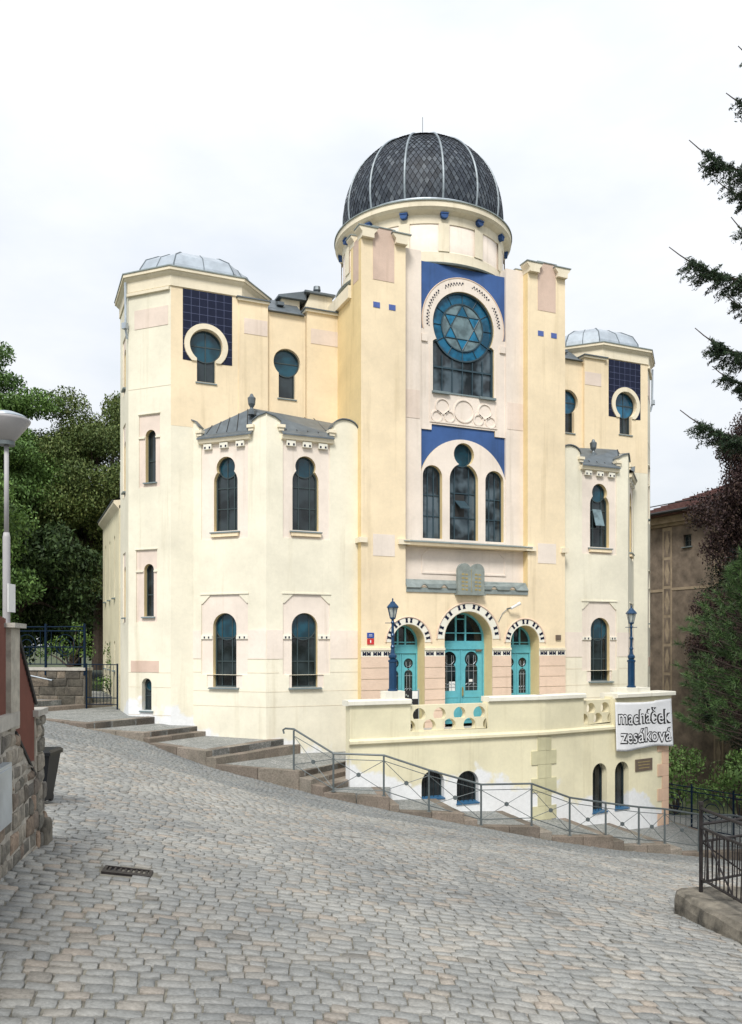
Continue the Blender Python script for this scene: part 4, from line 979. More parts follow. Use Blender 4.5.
    m = MB(); m.add([P(-.1, .24, 5.525), P(6.4, .24, 5.525), P(6.4, -4, 6.6), P(-.1, -4, 6.6), P(-.1, .24, 5.56), P(6.4, .24, 5.56), P(6.4, -4, 6.65), P(-.1, -4, 6.65)], [(0, 1, 2, 3), (4, 5, 6, 7), (0, 1, 5, 4), (3, 0, 4, 7)]); m.build('annex_roof', M['zinc'], B)
    MB().box(AN, 4.9, 5.7, 5.6, 6.9, -1.2, -.2).build('chimney', M['white'], B)
    m = MB(); m.box(AN, -.0, 6.4, -4.9, 5.3, -8, -.4); m.build('annex_core', M['bay'], B)
    MIR = False
wing(False); wing(True)
m = MB(); m.xbox(7.5, 22.6, 34, 47, -4.9, 11.6); m.build('hall_wall', M['cream'], B)
m = MB(); m.hprism([(7.2, 33.5), (22.9, 33.5), (22.9, 47), (7.2, 47)], 11.6, lambda x, y: 11.75+.9*(1-abs(x-CX)/7.9)); m.build('hall_roof', M['zinc'], B)

# ================================================================ front terrace of the synagogue
T1 = Fr(9.25, 23.3); T2 = Fr(16.25, 23.3, 10.5)
ZT = -1.84
def scale_holes(x0, x1, zr1, zr2, off=.0):
    h = []; pit = .72
    for row_, zc, sh in ((0, zr1, 0), (1, zr2, pit/2)):
        c = x0+.33+sh+off-pit
        while c < x1+.3:
            a, b = max(c-.22, x0+.04), min(c+.22, x1-.04)
            if b-a > .09:
                pts = [(x, z) for x, z in arc(c, zc, .22, -38, 218, 22)]
                pts = [(min(max(x, a), b), z) for x, z in pts]
                o_ = [pts[0]]
                for p in pts[1:]:
                    if math.hypot(p[0]-o_[-1][0], p[1]-o_[-1][1]) > .008: o_.append(p)
                h.append(o_)
            c += pit
    return h
wa, wb = arch(2.80, -4.83, .40, -4.33), arch(4.05, -5.06, .40, -4.42)
m = MB(); m.cut(T1, [(0, -7.4), (7.0, -7.4), (7.0, ZT), (4.8, ZT), (4.8, -2.70), (2.02, -2.70), (2.02, ZT), (0, ZT)], [wa, wb], -.35, 0)
m.build('terrace_wall', [M['terr'], M['reveal']], B)
wc, wd_ = arch(2.68, -5.88, .37, -4.52), arch(3.84, -5.88, .37, -4.55)
m = MB(); m.cut(T2, [(0, -7.6), (6.44, -7.6), (6.44, ZT), (3.32, ZT), (3.32, -2.78), (1.86, -2.78), (1.86, ZT), (0, ZT)], [wc, wd_], -.35, 0)
m.build('terrace_wall', [M['terr'], M['reveal']], B)
T3 = Fr(*T2.pt(6.44, 0, 0)[:2], 100.5)
m = MB(); m.box(T3, 0, 5.2, -7.7, ZT, -.35, 0); m.build('terrace_wall', M['terr'], B)
for fr, o_, dpt in ((T1, wa, .24), (T1, wb, .24), (T2, wc, .28), (T2, wd_, .28)):
    s0, s1, zb = o_[0][0], o_[1][0], o_[0][1]
    wo = window(B, fr, o_, dpt, ((s0+s1)/2,), (), (s0-.02, s1+.02, zb+.04, M['sillb'], .04), fw=.03)
    q = MB()
    for i in range(1, 5):
        v = s0+(s1-s0)*i/5
        for l_, h_ in spans(o_, v, 0): q.tube([fr.pt(v, -.12, l_+.03), fr.pt(v, -.12, h_)], .010, 4)
    q.build('window_bars', M['iron'], wo)
m = MB(); m.cut(T1, rect(2.02, 4.8, -2.70, -1.88), scale_holes(2.02, 4.8, -2.19, -2.55), -.28, -.06); m.build('balustrade', M['terr_up'], B)
m = MB(); m.cut(T2, rect(1.86, 3.32, -2.78, -1.93), scale_holes(1.86, 3.32, -2.24, -2.60, .1), -.34, -.06); m.build('balustrade', M['terr_up'], B)
def coping(fr, s0, s1, z, h=.17, o=.09, back=.45):
    m = MB(); P = fr.pt
    pr = [(-back, z), (o*.4, z), (o, z+.03), (o, z+h-.03), (o-.03, z+h), (-back+.02, z+h)]; k_ = len(pr)
    m.add([P(s0, n_, z_) for n_, z_ in pr]+[P(s1, n_, z_) for n_, z_ in pr], [tuple(range(k_)), tuple(range(2*k_-1, k_-1, -1))]+[(i, (i+1) % k_, (i+1) % k_+k_, i+k_) for i in range(k_)])
    return m
coping(T1, -.08, 2.02, ZT).build('coping', M['trimw'], B); coping(T1, 4.8, 7.03, ZT).build('coping', M['trimw'], B)
coping(T2, -.03, 1.90, ZT).build('coping', M['trimw'], B)
MB().box(T2, 3.34, 6.50, -2.95, -1.90, -.2, .10).build('pedestal', M['terr_up'], B)
coping(T2, 3.36, 6.62, -1.90, .17, .22, .6).build('coping', M['trimw'], B)
MB().box(T2, 4.10, 5.38, -1.73, -1.56, -.75, .02).build('lamp_pedestal', M['trimw'], B)
MB().box(T1, 1.16, 1.82, ZT+.17, -1.42, -.36, .02).build('lamp_pedestal', M['trimw'], B)
for fr, a, b in ((T1, -.04, 7.01), (T2, -.01, 6.48)):
    m = MB(); P = fr.pt; pr = [(0, -3.04), (.05, -3.02), (.10, -2.98), (.10, -2.90), (0, -2.84)]; k_ = 5
    m.add([P(a, n_, z_) for n_, z_ in pr]+[P(b, n_, z_) for n_, z_ in pr], [tuple(range(k_)), tuple(range(2*k_-1, k_-1, -1))]+[(i, (i+1) % k_, (i+1) % k_+k_, i+k_) for i in range(k_)])
    m.build('ledge', M['terr_up'], B)
# rough quoins: centre pilaster wrapping the bend, pink quoins at the far corner
z = -3.06; i = 0
while z > -6.6:
    h = .46; wdt = 1 if i % 2 else 0
    m = MB(); a = 7.0-(.55 if wdt else .30); m.box(T1, a, 7.0, z-h+.01, z, 0, .035); m.box(T2, 0, .50 if wdt else .26, z-h+.01, z, 0, .035); m.build('quoin', M['quoin'], B)
    m = MB(); m.box(T2, 6.44-(.62 if wdt else .36), 6.45, z-h+.01, z, 0, .03); m.build('quoin', M['quoin_p'], B)
    z -= h; i += 1
MB().box(T2, 4.56, 5.50, -4.61, -4.17, .0, .03).build('plaque', M['bronze'], B)
m = MB()
for i in range(3): m.box(T2, 4.68+.03*i, 5.38-.03*i, -4.29-i*.11, -4.265-i*.11, .03, .034)
m.build('plaque_lettering', M['gold'], B)
# floor, stair from the left
m = MB(); m.hprism([(11.3, 23.62), (16.2, 23.62), T2.pt(6.4, -.34, 0)[:2], (23.0, 26.3), (11.3, 26.3)], -3.2, -2.92)
m.build('terrace_floor', M['concrete'], B)
for i in range(7):
    m = MB(); m.xbox(9.12+i*.31, 9.46+i*.31, 23.66, 25.0, -4.6, -4.12+i*.18); m.build('stair_step', M['granite'], B)

# ================================================================ street furniture
def lamp_post(label, x, y, z, hgt):
    t = thing('street_lamp', label, 'street lamp', (x, y, z), 'ornate blue lamp posts on the terrace')
    c = (x, y, z); s = hgt/2.85
    def la(name, prof, seg, mt, par): return MB().lathe(c, [(r, q*s) for r, q in prof], seg).build(name, mt, par)
    la('base', [(.16, 0), (.16, .05), (.125, .07), (.125, .88), (.15, .90), (.15, .95), (.09, .98)], 8, M['lampb'], t)
    la('shaft', [(.09, .98), (.13, 1.04), (.13, 1.10), (.07, 1.16), (.055, 1.3), (.075, 1.36), (.05, 1.42), (.045, 1.66), (.07, 1.72), (.045, 1.78), (.04, 2.05), (.06, 2.12), (.04, 2.16), (.04, 2.22)], 14, M['lampb'], t)
    m = MB(); m.tube([(x-.22, y+.03, z+2.10*s), (x+.22, y-.03, z+2.10*s)], .012, 6); m.lathe((x-.22, y+.03, z+2.08*s), [(0, 0), (.025, .02), (0, .04)], 8); m.lathe((x+.22, y-.03, z+2.08*s), [(0, 0), (.025, .02), (0, .04)], 8); m.build('ladder_bar', M['lampb'], t)
    m = MB(); g0, g1 = 2.26*s, 2.58*s
    for i in range(6):
        a_ = R_(60*i+12); m.tube([(x+.09*math.cos(a_), y+.09*math.sin(a_), z+g0), (x+.165*math.cos(a_), y+.165*math.sin(a_), z+g1)], .011, 4)
    m.lathe((x, y, z), [(.04, 2.2*s), (.10, 2.24*s), (.10, 2.27*s)], 6, ph=12)
    la_ = m.build('lantern_frame', M['lampb'], t)
    MB().lathe(c, [(.078, g0), (.150, g1)], 6, ph=12).build('lantern_glass', M['lampglass'], la_)
    MB().lathe(c, [(.20, 2.57*s), (.20, 2.60*s), (.15, 2.66*s), (.09, 2.72*s), (.07, 2.76*s), (.03, 2.77*s), (.02, 2.82*s), (.03, 2.84*s), (0, 2.88*s)], 6, ph=12).build('lantern_roof', M['lampb'], la_)
p = T1.pt(1.49, -.17, 0); lamp_post('dark blue lamp post on the terrace parapet, in front of the left turquoise door', p[0], p[1], -1.42, 2.85)
p = T2.pt(4.72, -.30, 0); lamp_post('dark blue lamp post on the pedestal above the white banner', p[0], p[1], -1.56, 3.0)

# banner
bt = thing('banner', 'white cloth banner with black outlined hand lettering hung over the terrace wall', 'banner', T2.pt(4.9, .14, -2.9))
def bn(s, z):
    hang = (-2.03-z)/1.75
    return .135+.03*math.sin(s*2.1+.6)*hang+.022*math.sin(s*5.3)*hang+.03*hang
def bedge(s): return -2.03-.05*math.sin((s-3.3)/3.15*math.pi)+(.03 if s > 5.5 else 0)
vs = []; nS, nZ = 40, 18
for side_ in (0, 1):
    for j in range(nZ+1):
        for i in range(nS+1):
            s = 3.32+3.14*i/nS; zt = bedge(s); zb = -3.76-.04*math.sin(i/nS*7); zz_ = zt+(zb-zt)*j/nZ
            vs.append(T2.pt(s+.03*j/nZ, bn(s, zz_)-.006*side_, zz_))
k1 = (nS+1)*(nZ+1); fs = []
for j in range(nZ):
    for i in range(nS):
        a = j*(nS+1)+i; fs.append((a, a+nS+1, a+nS+2, a+1)); fs.append((a+k1, a+1+k1, a+nS+2+k1, a+nS+1+k1))
for j in range(nZ): a = j*(nS+1); fs.append((a, a+k1, a+nS+1+k1, a+nS+1)); a += nS; fs.append((a, a+nS+1, a+nS+1+k1, a+k1))
for i in range(nS): fs.append((i, i+1, i+1+k1, i+k1)); a = nZ*(nS+1)+i; fs.append((a, a+k1, a+1+k1, a+1))
bo = MB().add(vs, fs).build('cloth', M['banner'], bt, smooth=True)
def text_on(body, s0, z0, width, off, lift, name, mt, tall):
    cu = bpy.data.curves.new('t', 'FONT'); cu.body = body; cu.size = 1; cu.offset = off; cu.space_character = 1.04; cu.resolution_u = 3
    o = bpy.data.objects.new('t', cu); COL.objects.link(o); bpy.context.view_layer.update()
    me = bpy.data.meshes.new_from_object(o.evaluated_get(bpy.context.evaluated_depsgraph_get()))
    bm = bmesh.new(); bm.from_mesh(me); bmesh.ops.triangulate(bm, faces=bm.faces)
    bmesh.ops.subdivide_edges(bm, edges=[e for e in bm.edges if e.calc_length() > .2], cuts=1); bmesh.ops.triangulate(bm, faces=bm.faces); bm.to_mesh(me); bm.free()
    xs = [v.co.x for v in me.vertices]; sc = width/(max(xs)-min(xs)); x_ = min(xs)
    vs = []
    for v in me.vertices:
        s = s0+(v.co.x-x_)*sc; z = z0+v.co.y*tall+.02*math.sin(s*4)-(s-s0)*.02; vs.append(T2.pt(s, bn(s, z)+lift, z))
    fs = [tuple(p.vertices) for p in me.polygons]
    bpy.data.objects.remove(o); bpy.data.curves.remove(cu); bpy.data.meshes.remove(me)
    MB().add(vs, fs).build(name, mt, bo)
text_on('macháček', 3.44, -2.82, 2.94, .055, .008, 'lettering_outline', M['ink'], .70)
text_on('macháček', 3.47, -2.815, 2.88, .002, .016, 'lettering_fill', M['banner'], .69)
text_on('zesáková', 3.52, -3.50, 2.86, .055, .008, 'lettering_outline', M['ink'], .70)
text_on('zesáková', 3.55, -3.495, 2.80, .002, .016, 'lettering_fill', M['banner'], .69)

# display board behind the balustrade
bd = thing('display_board', 'dark display board with white sheets standing behind the terrace balustrade', 'notice board', (11.62, 23.95, -2.92))
fb = Fr(11.36, 23.98, 0)
MB().box(fb, 0, .52, -2.62, -1.46, -.03, 0).build('board', M['ink'], bd)
m = MB(); m.tube([fb.pt(.53, -.01, -2.92), fb.pt(.53, -.01, -1.40)], .018, 6); m.build('leg', M['zincl'], bd)
m = MB(); m.tube([fb.pt(0, -.01, -2.92), fb.pt(0, -.01, -1.48)], .018, 6); m.build('leg', M['zincl'], bd)
MB().box(fb, .30, .50, -1.72, -1.47, 0, .006).build('sheet', M['white'], bd)
MB().box(fb, .12, .42, -2.52, -2.38, 0, .006).build('sheet', M['white'], bd)
m = MB()
for i in range(16): x = .03+random.random()*.42; z = -2.5+random.random()*.95; m.box(fb, x, x+.05, z, z+.06, 0, .004)
tag(m.build('printed_pattern', M['stone'], bd), kind='stuff')

# pavement railing
posts = [(7.62, 23.72, -3.75, -2.54), (8.42, 22.50, -4.22, -3.12), (9.75, 21.92, -4.34, -3.17), (10.95, 21.42, -4.80, -3.60), (12.5, 21.12, -5.26, -4.07),
         (14.15, 20.98, -5.40, -4.13), (15.45, 20.88, -5.78, -4.62), (16.75, 20.82, -5.88, -4.87), (17.95, 20.72, -6.24, -5.07), (18.95, 20.68, -6.31, -5.20),
         (20.3, 20.62, -6.67, -5.47), (21.7, 20.58, -6.76, -5.60), (23.1, 20.50, -7.0, -5.90), (24.6, 20.45, -7.1, -6.0)]
rl = thing('pavement_railing', 'grey tube railing with crossed bars stepping down along the pavement', 'railing', (7.62, 23.72, -3.75))
for x, y, z0, z1 in posts:
    m = MB(); m.tube([(x, y, z0-.05), (x, y, z1)], .030, 8); m.lathe((x, y, z0), [(.07, 0), (.07, .015), (.04, .02)], 10); m.build('post', M['rail'], rl)
top = [(7.42, 24.05, -2.66), (7.40, 24.08, -2.55), (7.45, 24.0, -2.50), (7.62, 23.72, -2.50)]+[(x, y, z1) for x, y, z0, z1 in posts[1:]]
m = MB(); m.tube(top, .030, 8); m.build('top_rail', M['rail'], rl)
for (x0, y0, b0, t0), (x1, y1, b1, t1) in zip(posts[:-1], posts[1:]):
    m = MB(); m.tube([(x0, y0, t0-.16), (x1, y1, t1-.16)], .012, 5); m.build('upper_bar', M['rail'], rl)
    lo0, lo1 = t0-1.02, t1-1.02
    m = MB(); m.tube([(x0, y0, lo0), (x1, y1, lo1)], .014, 5); m.build('lower_bar', M['rail'], rl)
    mid = ((x0+x1)/2, (y0+y1)/2, (t0-.16+lo0+t1-.16+lo1)/4)
    for A_, B_ in (((x0, y0, t0-.16), (x1, y1, lo1)), ((x0, y0, lo0), (x1, y1, t1-.16))):
        MB().tube([A_, mid, B_], .010, 5).build('cross_bar', M['rail'], rl)
    d_ = Vector((x1-x0, y1-y0, 0)).normalized(); nx, ny = -d_.y*.02, d_.x*.02
    MB().tube([(mid[0]-nx, mid[1]-ny, mid[2]), (mid[0]+nx, mid[1]+ny, mid[2])], .065, 12).build('boss', M['rail'], rl)

# drain
dx, dy = DR; gz = ground(dx, dy)
dg = thing('drain_grate', 'rusty slotted iron drain grate sunk in the cobbled road', 'drain', (dx, dy, gz))
FD = Fr(dx, dy, -13)
def flat(m, s0, s1, n0, n1, z0, z1):
    P = FD.pt; g = lambda s, n: ground(*P(s, n, 0)[:2])
    m.add([P(s, n, g(s, n)+z) for z in (z0, z1) for s, n in ((s0, n1), (s1, n1), (s1, n0), (s0, n0))], [(3, 2, 1, 0), (4, 5, 6, 7), (0, 1, 5, 4), (1, 2, 6, 5), (2, 3, 7, 6), (3, 0, 4, 7)])
m = MB(); 
for q in ((-.25, .25, .14, .17), (-.25, .25, -.17, -.14), (-.25, -.215, -.14, .14), (.215, .25, -.14, .14), (-.215, .215, .06, .14)): flat(m, *q, -.05, .012)
m.build('frame', M['iron'], dg)
m = MB(); flat(m, -.215, .215, -.14, .06, -.016, -.012); m.build('shaft_dark_sheet', M['ink'], dg)  # black sheet close under the bars stands in for the unlit shaft
for i in range(8):
    m = MB(); x = -.19+i*.054; flat(m, x-.011, x+.011, -.14, .06, -.03, .006); m.build('bar', M['iron'], dg)

# ---------------------------------------------------------------- left boundary wall
def blocks(m, fr, s0, s1, zlo, zhi, hs, ws, n=.03, seed=3):
    rnd = random.Random(seed); z = zlo
    while z < zhi(s0)+2:
        h = rnd.uniform(*hs); s = s0-rnd.uniform(0, ws[0])
        while s < s1:
            w_ = rnd.uniform(*ws); a, b = max(s, s0)+.016, min(s+w_, s1)-.016; s += w_
            if b-a < .05: continue
            zt = min(z+h-.022, zhi((a+b)/2)-.01)
            if zt-z < .04: continue
            j = lambda: rnd.uniform(-.022, .022); d_ = n+rnd.uniform(-.012, .02); e = .022
            c = [(a+j(), z+j()), (b+j(), z+j()), (b+j(), zt+j()), (a+j(), zt+j())]; mx_, mz_ = (a+b)/2, (z+zt)/2
            P = fr.pt
            v = [P(x, -.02, y) for x, y in c]+[P(x, d_-.014, y) for x, y in c]+[P(x+(e if x < mx_ else -e), d_, y+(e if y < mz_ else -e)) for x, y in c]+[P(mx_+j(), d_+.012, mz_+j())]
            f = [(i, (i+1) % 4, (i+1) % 4+4, i+4) for i in range(4)]+[(i+4, (i+1) % 4+4, (i+1) % 4+8, i+8) for i in range(4)]+[(8+i, 8+(i+1) % 4, 12) for i in range(4)]
            m.add(v, f)
        z += h
WL = Fr(-.133, 8.53, 77.6)
wl = thing('boundary_wall', 'rubble stone boundary wall with red-brown sheet panels and rendered pillars', 'wall', WL.pt(0, 0, -2.3))
topf = lambda s: -.80 if s < .62 else -.84-.60*(s-.60)
m = MB(); P = WL.pt
m.prism(WL, [(-7, -2.9), (2.0, -2.9), (2.0, -1.67), (.62, -.85), (.62, -.80), (-7, -.80)], -.15, 0); m.build('masonry', M['mortar'], wl)
m = MB(); blocks(m, WL, -7, 2.0, -2.62, topf, (.10, .22), (.12, .34), n=.012); m.build('stone_facing', M['rubble'], wl, fix=True)
m = MB(); m.box(WL, -7, .55, -.80, -.665, -.15, .06); m.build('coping', M['concrete'], wl)
# corrugated sheet panels
def sheet(poly_top, poly_bot, s0, s1, name):
    m = MB(); n_ = int((s1-s0)/.035); vs = []; 
    for i in range(n_+1):
        s = s0+(s1-s0)*i/n_; d_ = .012 if i % 2 else -.004
        vs += [P(s, d_-.02, poly_bot(s)), P(s, d_-.02, poly_top(s))]
    k_ = len(vs); vs += [(x-.01, y, z) for x, y, z in vs]
    fs = []
    for i in range(n_): a = 2*i; fs += [(a, a+2, a+3, a+1), (a+k_, a+1+k_, a+3+k_, a+2+k_), (a+1, a+3, a+3+k_, a+1+k_)]
    m.add(vs, fs); return m.build(name, M['redmetal'], wl)
sheet(lambda s: .28-.09*(s+.0) if s > -1 else .37, lambda s: -.665, -7, .30, 'sheet_panel')
sp = sheet(lambda s: .13-.87*(s-.69), lambda s: max(-.84-.62*(s-.60), -1.40) if s > .6 else -.8, .69, 1.60, 'sheet_panel')
m = MB(); m.tube([P(.68, 0, .15), P(1.60, 0, -.655)], .022, 6); m.build('edge_trim', M['dark'], sp)
m = MB(); m.tube([P(.60, .01, -.88), P(1.52, .01, -1.44)], .018, 6); m.build('edge_trim', M['dark'], sp)
m = MB(); m.box(WL, .31, .68, -.84, .17, -.14, .03); po = m.build('pillar', M['pillar'], wl)
m = MB(); m.box(WL, .24, .75, .17, .215, -.2, .08); m.build('pillar_cap', M['concrete'], po)
m = MB(); m.box(WL, 1.60, 2.0, -2.6, -.80, -.14, .0); po = m.build('pillar', M['pillar'], wl)
m = MB(); m.box(WL, 1.50, 2.06, -.80, -.73, -.2, .05); m.build('pillar_cap', M['concrete'], po)
m = MB(); blocks(m, WL, 1.62, 2.02, -2.5, lambda s: -.83, (.14, .24), (.18, .3), seed=9); m.build('stone_facing', M['rubble'], po)
m = MB(); m.box(WL, -.62, .03, -1.66, -1.10, 0, .10); bx = m.build('meter_cabinet', M['zincl'], wl)
m = MB(); m.box(WL, -.58, -.01, -1.62, -1.14, .10, .11); m.build('cabinet_door', M['zincl'], bx)
m = MB(); g0 = ground(*P(1.98, .1, 0)[:2]); m.prism(WL, [(1.78, g0-.3), (2.16, g0-.3), (2.15, g0+.22), (2.08, g0+.30), (1.86, g0+.32), (1.78, g0+.2)], -.16, .09)
gs = m.build('guard_stone', M['plinth'])
tag(gs, 'squat mossy guard stone at the foot of the rubble wall end', 'stone'); bv = gs.modifiers.new('b', 'BEVEL'); bv.width = .05; bv.segments = 3

# white street lamp behind the wall
x, y = FRxy(8.9, -3.89); g0 = ground(x, y)
lp = thing('street_lamp', 'tall white street lamp with a cone shaped head behind the rubble wall', 'street lamp', (x, y, g0))
MB().lathe((x, y, 0), [(.038, g0), (.038, 1.15), (.029, 1.2)], 16).build('lower_pole', M['lampgrey'], lp, smooth=True)
MB().lathe((x, y, 0), [(.025, 1.19), (.023, 2.16), (0, 2.16)], 16).build('upper_pole', M['lampgrey'], lp, smooth=True)
MB().lathe((x, y, 0), [(.0, 2.13), (.085, 2.13), (.085, 2.17), (.04, 2.18)], 20).build('collar', M['rail'], lp)
MB().lathe((x, y, 0), [(.075, 2.165), (.238, 2.38), (.243, 2.40), (.235, 2.41)], 32).build('shade', M['lampgrey'], lp, smooth=True)
MB().lathe((x, y, 0), [(.236, 2.41), (.18, 2.45), (.1, 2.48), (0, 2.49)], 32).build('cover', M['zincl'], lp, smooth=True)
fr = Fr(*FRxy(8.85, -3.83), 66)
MB().box(fr, -.05, .12, .35, .65, -.004, .004).build('sign_plate', M['white'], lp)

# wheelie bin
bx_, by_ = .34, 13.40; g0 = ground(bx_, by_)
bn_ = thing('wheelie_bin', 'black wheeled rubbish bin standing behind the end of the rubble wall', 'bin', (bx_, by_, g0))
f0 = Fr(bx_, by_, -23.1); P = f0.pt
def frus(m, b, t, z0, z1, sh=0):
    vs = [P(s*b[0], n*b[1], z0) for s, n in ((-1, 1), (1, 1), (1, -1), (-1, -1))]+[P(s*t[0]+sh, n*t[1], z1) for s, n in ((-1, 1), (1, 1), (1, -1), (-1, -1))]
    m.add(vs, [(3, 2, 1, 0), (4, 5, 6, 7), (0, 1, 5, 4), (1, 2, 6, 5), (2, 3, 7, 6), (3, 0, 4, 7)])
m = MB(); frus(m, (.13, .15), (.23, .23), g0+.05, g0+.76); frus(m, (.25, .25), (.25, .25), g0+.73, g0+.77); m.build('body', M['bin'], bn_)
m = MB(); frus(m, (.26, .26), (.22, .23), g0+.775, g0+.81); frus(m, (.05, .1), (.04, .08), g0+.81, g0+.83); m.build('lid', M['bin'], bn_)
for s in (-.1, .1):
    m = MB(); c = P(s-.02, -.16, g0+.07); e = P(s+.02, -.16, g0+.07); m.tube([c, e], .07, 14); m.build('wheel', M['ink'], bn_)

# ---------------------------------------------------------------- right foreground plinth and iron fence
def FR3(F, R, z): x, y = FRxy(F, R); return (x, y, z)
pl = [(11.12, 4.02), (11.34, 4.14), (11.5, 5.3), (11.6, 9), (5.5, 9), (5.5, 4.42), (9.3, 4.13)]
m = MB(); pts = []
for i in range(len(pl)):
    a, b = pl[i], pl[(i+1) % len(pl)]; n_ = max(1, int(math.hypot(a[0]-b[0], a[1]-b[1])/.22)) if i in (0, 1, 5, 6, 4) else 1
    for q in range(n_): t = q/n_; pts.append((a[0]+(b[0]-a[0])*t+random.uniform(-.025, .025), a[1]+(b[1]-a[1])*t+random.uniform(-.025, .025)))
topz = lambda F: -3.27+.055*(11.1-F)
cF, cR = 8.6, 6.6; vs = []; k_ = len(pts)
rings = [(0.0, -1), (0.0, -.16), (.03, -.05), (.10, .0)]
for ins, dz in rings:
    for F_, R0 in pts:
        d_ = math.hypot(cF-F_, cR-R0); F2, R2 = F_+(cF-F_)*ins/d_, R0+(cR-R0)*ins/d_; j = random.uniform(-.015, .015)
        vs.append(FR3(F2, R2, (topz(F_)+dz+j) if dz > -1 else -4.6))
vs.append(FR3(cF, cR, topz(cF)))
fs = [(a*k_+j, a*k_+(j+1) % k_, (a+1)*k_+(j+1) % k_, (a+1)*k_+j) for a in range(3) for j in range(k_)]+[(3*k_+j, 3*k_+(j+1) % k_, 4*k_) for j in range(k_)]
pm = MB().add(vs, fs).build('low_wall', M['plinth'], smooth=False)
tag(pm, 'low mossy concrete plinth wall under the rusty iron fence', 'wall')
fe = thing('iron_fence', 'rusty black iron fence with crooked bars on the mossy plinth', 'fence', FR3(11.07, 4.38, -3.27))
MB().tube([FR3(11.07, 4.38, -3.35), FR3(11.07, 4.38, -2.13)], .026, 6).build('post', M['iron'], fe)
MB().tube([FR3(11.07, 4.38, -2.12), FR3(11.07, 4.38, -2.08)], .034, 6).build('post_cap', M['iron'], fe)
def fpanel(A_, B_, zt, zu, zb, sp_, seed, tilt):
    rnd = random.Random(seed); L_ = math.hypot(A_[0]-B_[0], A_[1]-B_[1])
    at = lambda t, z: FR3(A_[0]+(B_[0]-A_[0])*t, A_[1]+(B_[1]-A_[1])*t, z)
    MB().tube([at(0, zt), at(1, zt+tilt)], .020, 6).build('top_rail', M['iron'], fe); MB().tube([at(0, zu), at(1, zu+tilt)], .018, 6).build('middle_rail', M['iron'], fe); MB().tube([at(0, zb), at(1, zb+tilt)], .018, 6).build('bottom_rail', M['iron'], fe)
    n_ = int(L_/sp_)
    for i in range(1, n_):
        t = i/n_; j = rnd.uniform(-.35, .35)/n_
        MB().tube([at(t, zb+tilt*t), at(t+j*.6, (zb+zu)/2+tilt*t), at(t+j, zu+tilt*t)], rnd.choice((.008, .011, .009)), 5).build('bar', M['iron'], fe)
    MB().tube([at(.0, zu), at(min(1, .9/L_), zb)], .012, 5).build('brace', M['iron'], fe)
fpanel((11.07, 4.38), (6.6, 4.62), -2.17, -2.42, -3.10, .105, 2, .10)
fpanel((11.07, 4.38), (12.9, 7.6), -2.38, -2.61, -3.15, .11, 5, -.05)
MB().tube([FR3(6.6, 4.62, -3.1), FR3(6.6, 4.62, -2.0)], .026, 6).build('post', M['iron'], fe)
MB().tube([FR3(12.9, 7.6, -4.4), FR3(12.9, 7.6, -2.3)], .026, 6).build('post', M['iron'], fe)

# ---------------------------------------------------------------- blue fences and gate
def blue_fence(label, A_, B_, zb, zt, slope, bays, group='dark blue ornamental iron fences'):
    A3, B3 = FRxy(*A_), FRxy(*B_); L_ = math.hypot(A3[0]-B3[0], A3[1]-B3[1])
    t = thing('ornamental_fence', label, 'fence', (A3[0], A3[1], zb), group)
    at = lambda q, z: (A3[0]+(B3[0]-A3[0])*q/L_, A3[1]+(B3[1]-A3[1])*q/L_, z+slope*q)
    w_ = L_/bays; mt = M['gateblue']
    for i in range(bays+1): MB().tube([at(i*w_, zb-.3), at(i*w_, zt+.12)], .05, 4).build('post', mt, t)
    for z in (zt, zt-.16, (zb+zt)/2, zb+.12): MB().tube([at(0, z), at(L_, z)], .022, 5).build('rail', mt, t)
    for i in range(bays):
        n_ = 7
        for j in range(1, n_): MB().tube([at((i+j/n_)*w_, zb+.1), at((i+j/n_)*w_, (zb+zt)/2 if 1 < j < n_-1 else zt-.16)], .012, 4).build('bar', mt, t)
        c = (i+.5)*w_; r = min(w_*.28, (zt-zb)*.26)
        for rr in (r, r*.62): MB().tube([at(c+rr*math.cos(R_(a_)), (zb+zt)/2+rr*.2+rr*math.sin(R_(a_))) for a_ in range(0, 360, 20)], .018, 4, close=True).build('ring', mt, t)
blue_fence('dark blue iron fence with rings below the yew hedge', (32.6, 11.0), (28.6, 15.6), -6.95, -5.32, -.05, 4)
blue_fence('dark blue iron fence on top of the stone retaining wall', (32.6, -14.2), (31.9, -10.95), -.86, .70, .0, 2)
ga = FRxy(31.8, -10.85); gb = FRxy(31.4, -9.55); L_ = math.hypot(ga[0]-gb[0], ga[1]-gb[1])
gt = thing('iron_gate', 'dark iron bar gate beside the synagogue corner', 'gate', (ga[0], ga[1], -2.4))
at = lambda q, z: (ga[0]+(gb[0]-ga[0])*q/L_, ga[1]+(gb[1]-ga[1])*q/L_, z)
for q in (0, L_): MB().tube([at(q, -2.5), at(q, -.70)], .035, 6).build('post', M['gateblue'], gt)
for z in (-.74, -2.25, -2.0): MB().tube([at(0, z), at(L_, z)], .018, 5).build('rail', M['gateblue'], gt)
for i in range(1, 9): MB().tube([at(L_*i/9, -2.25), at(L_*i/9, -.74)], .010, 4).build('bar', M['gateblue'], gt)
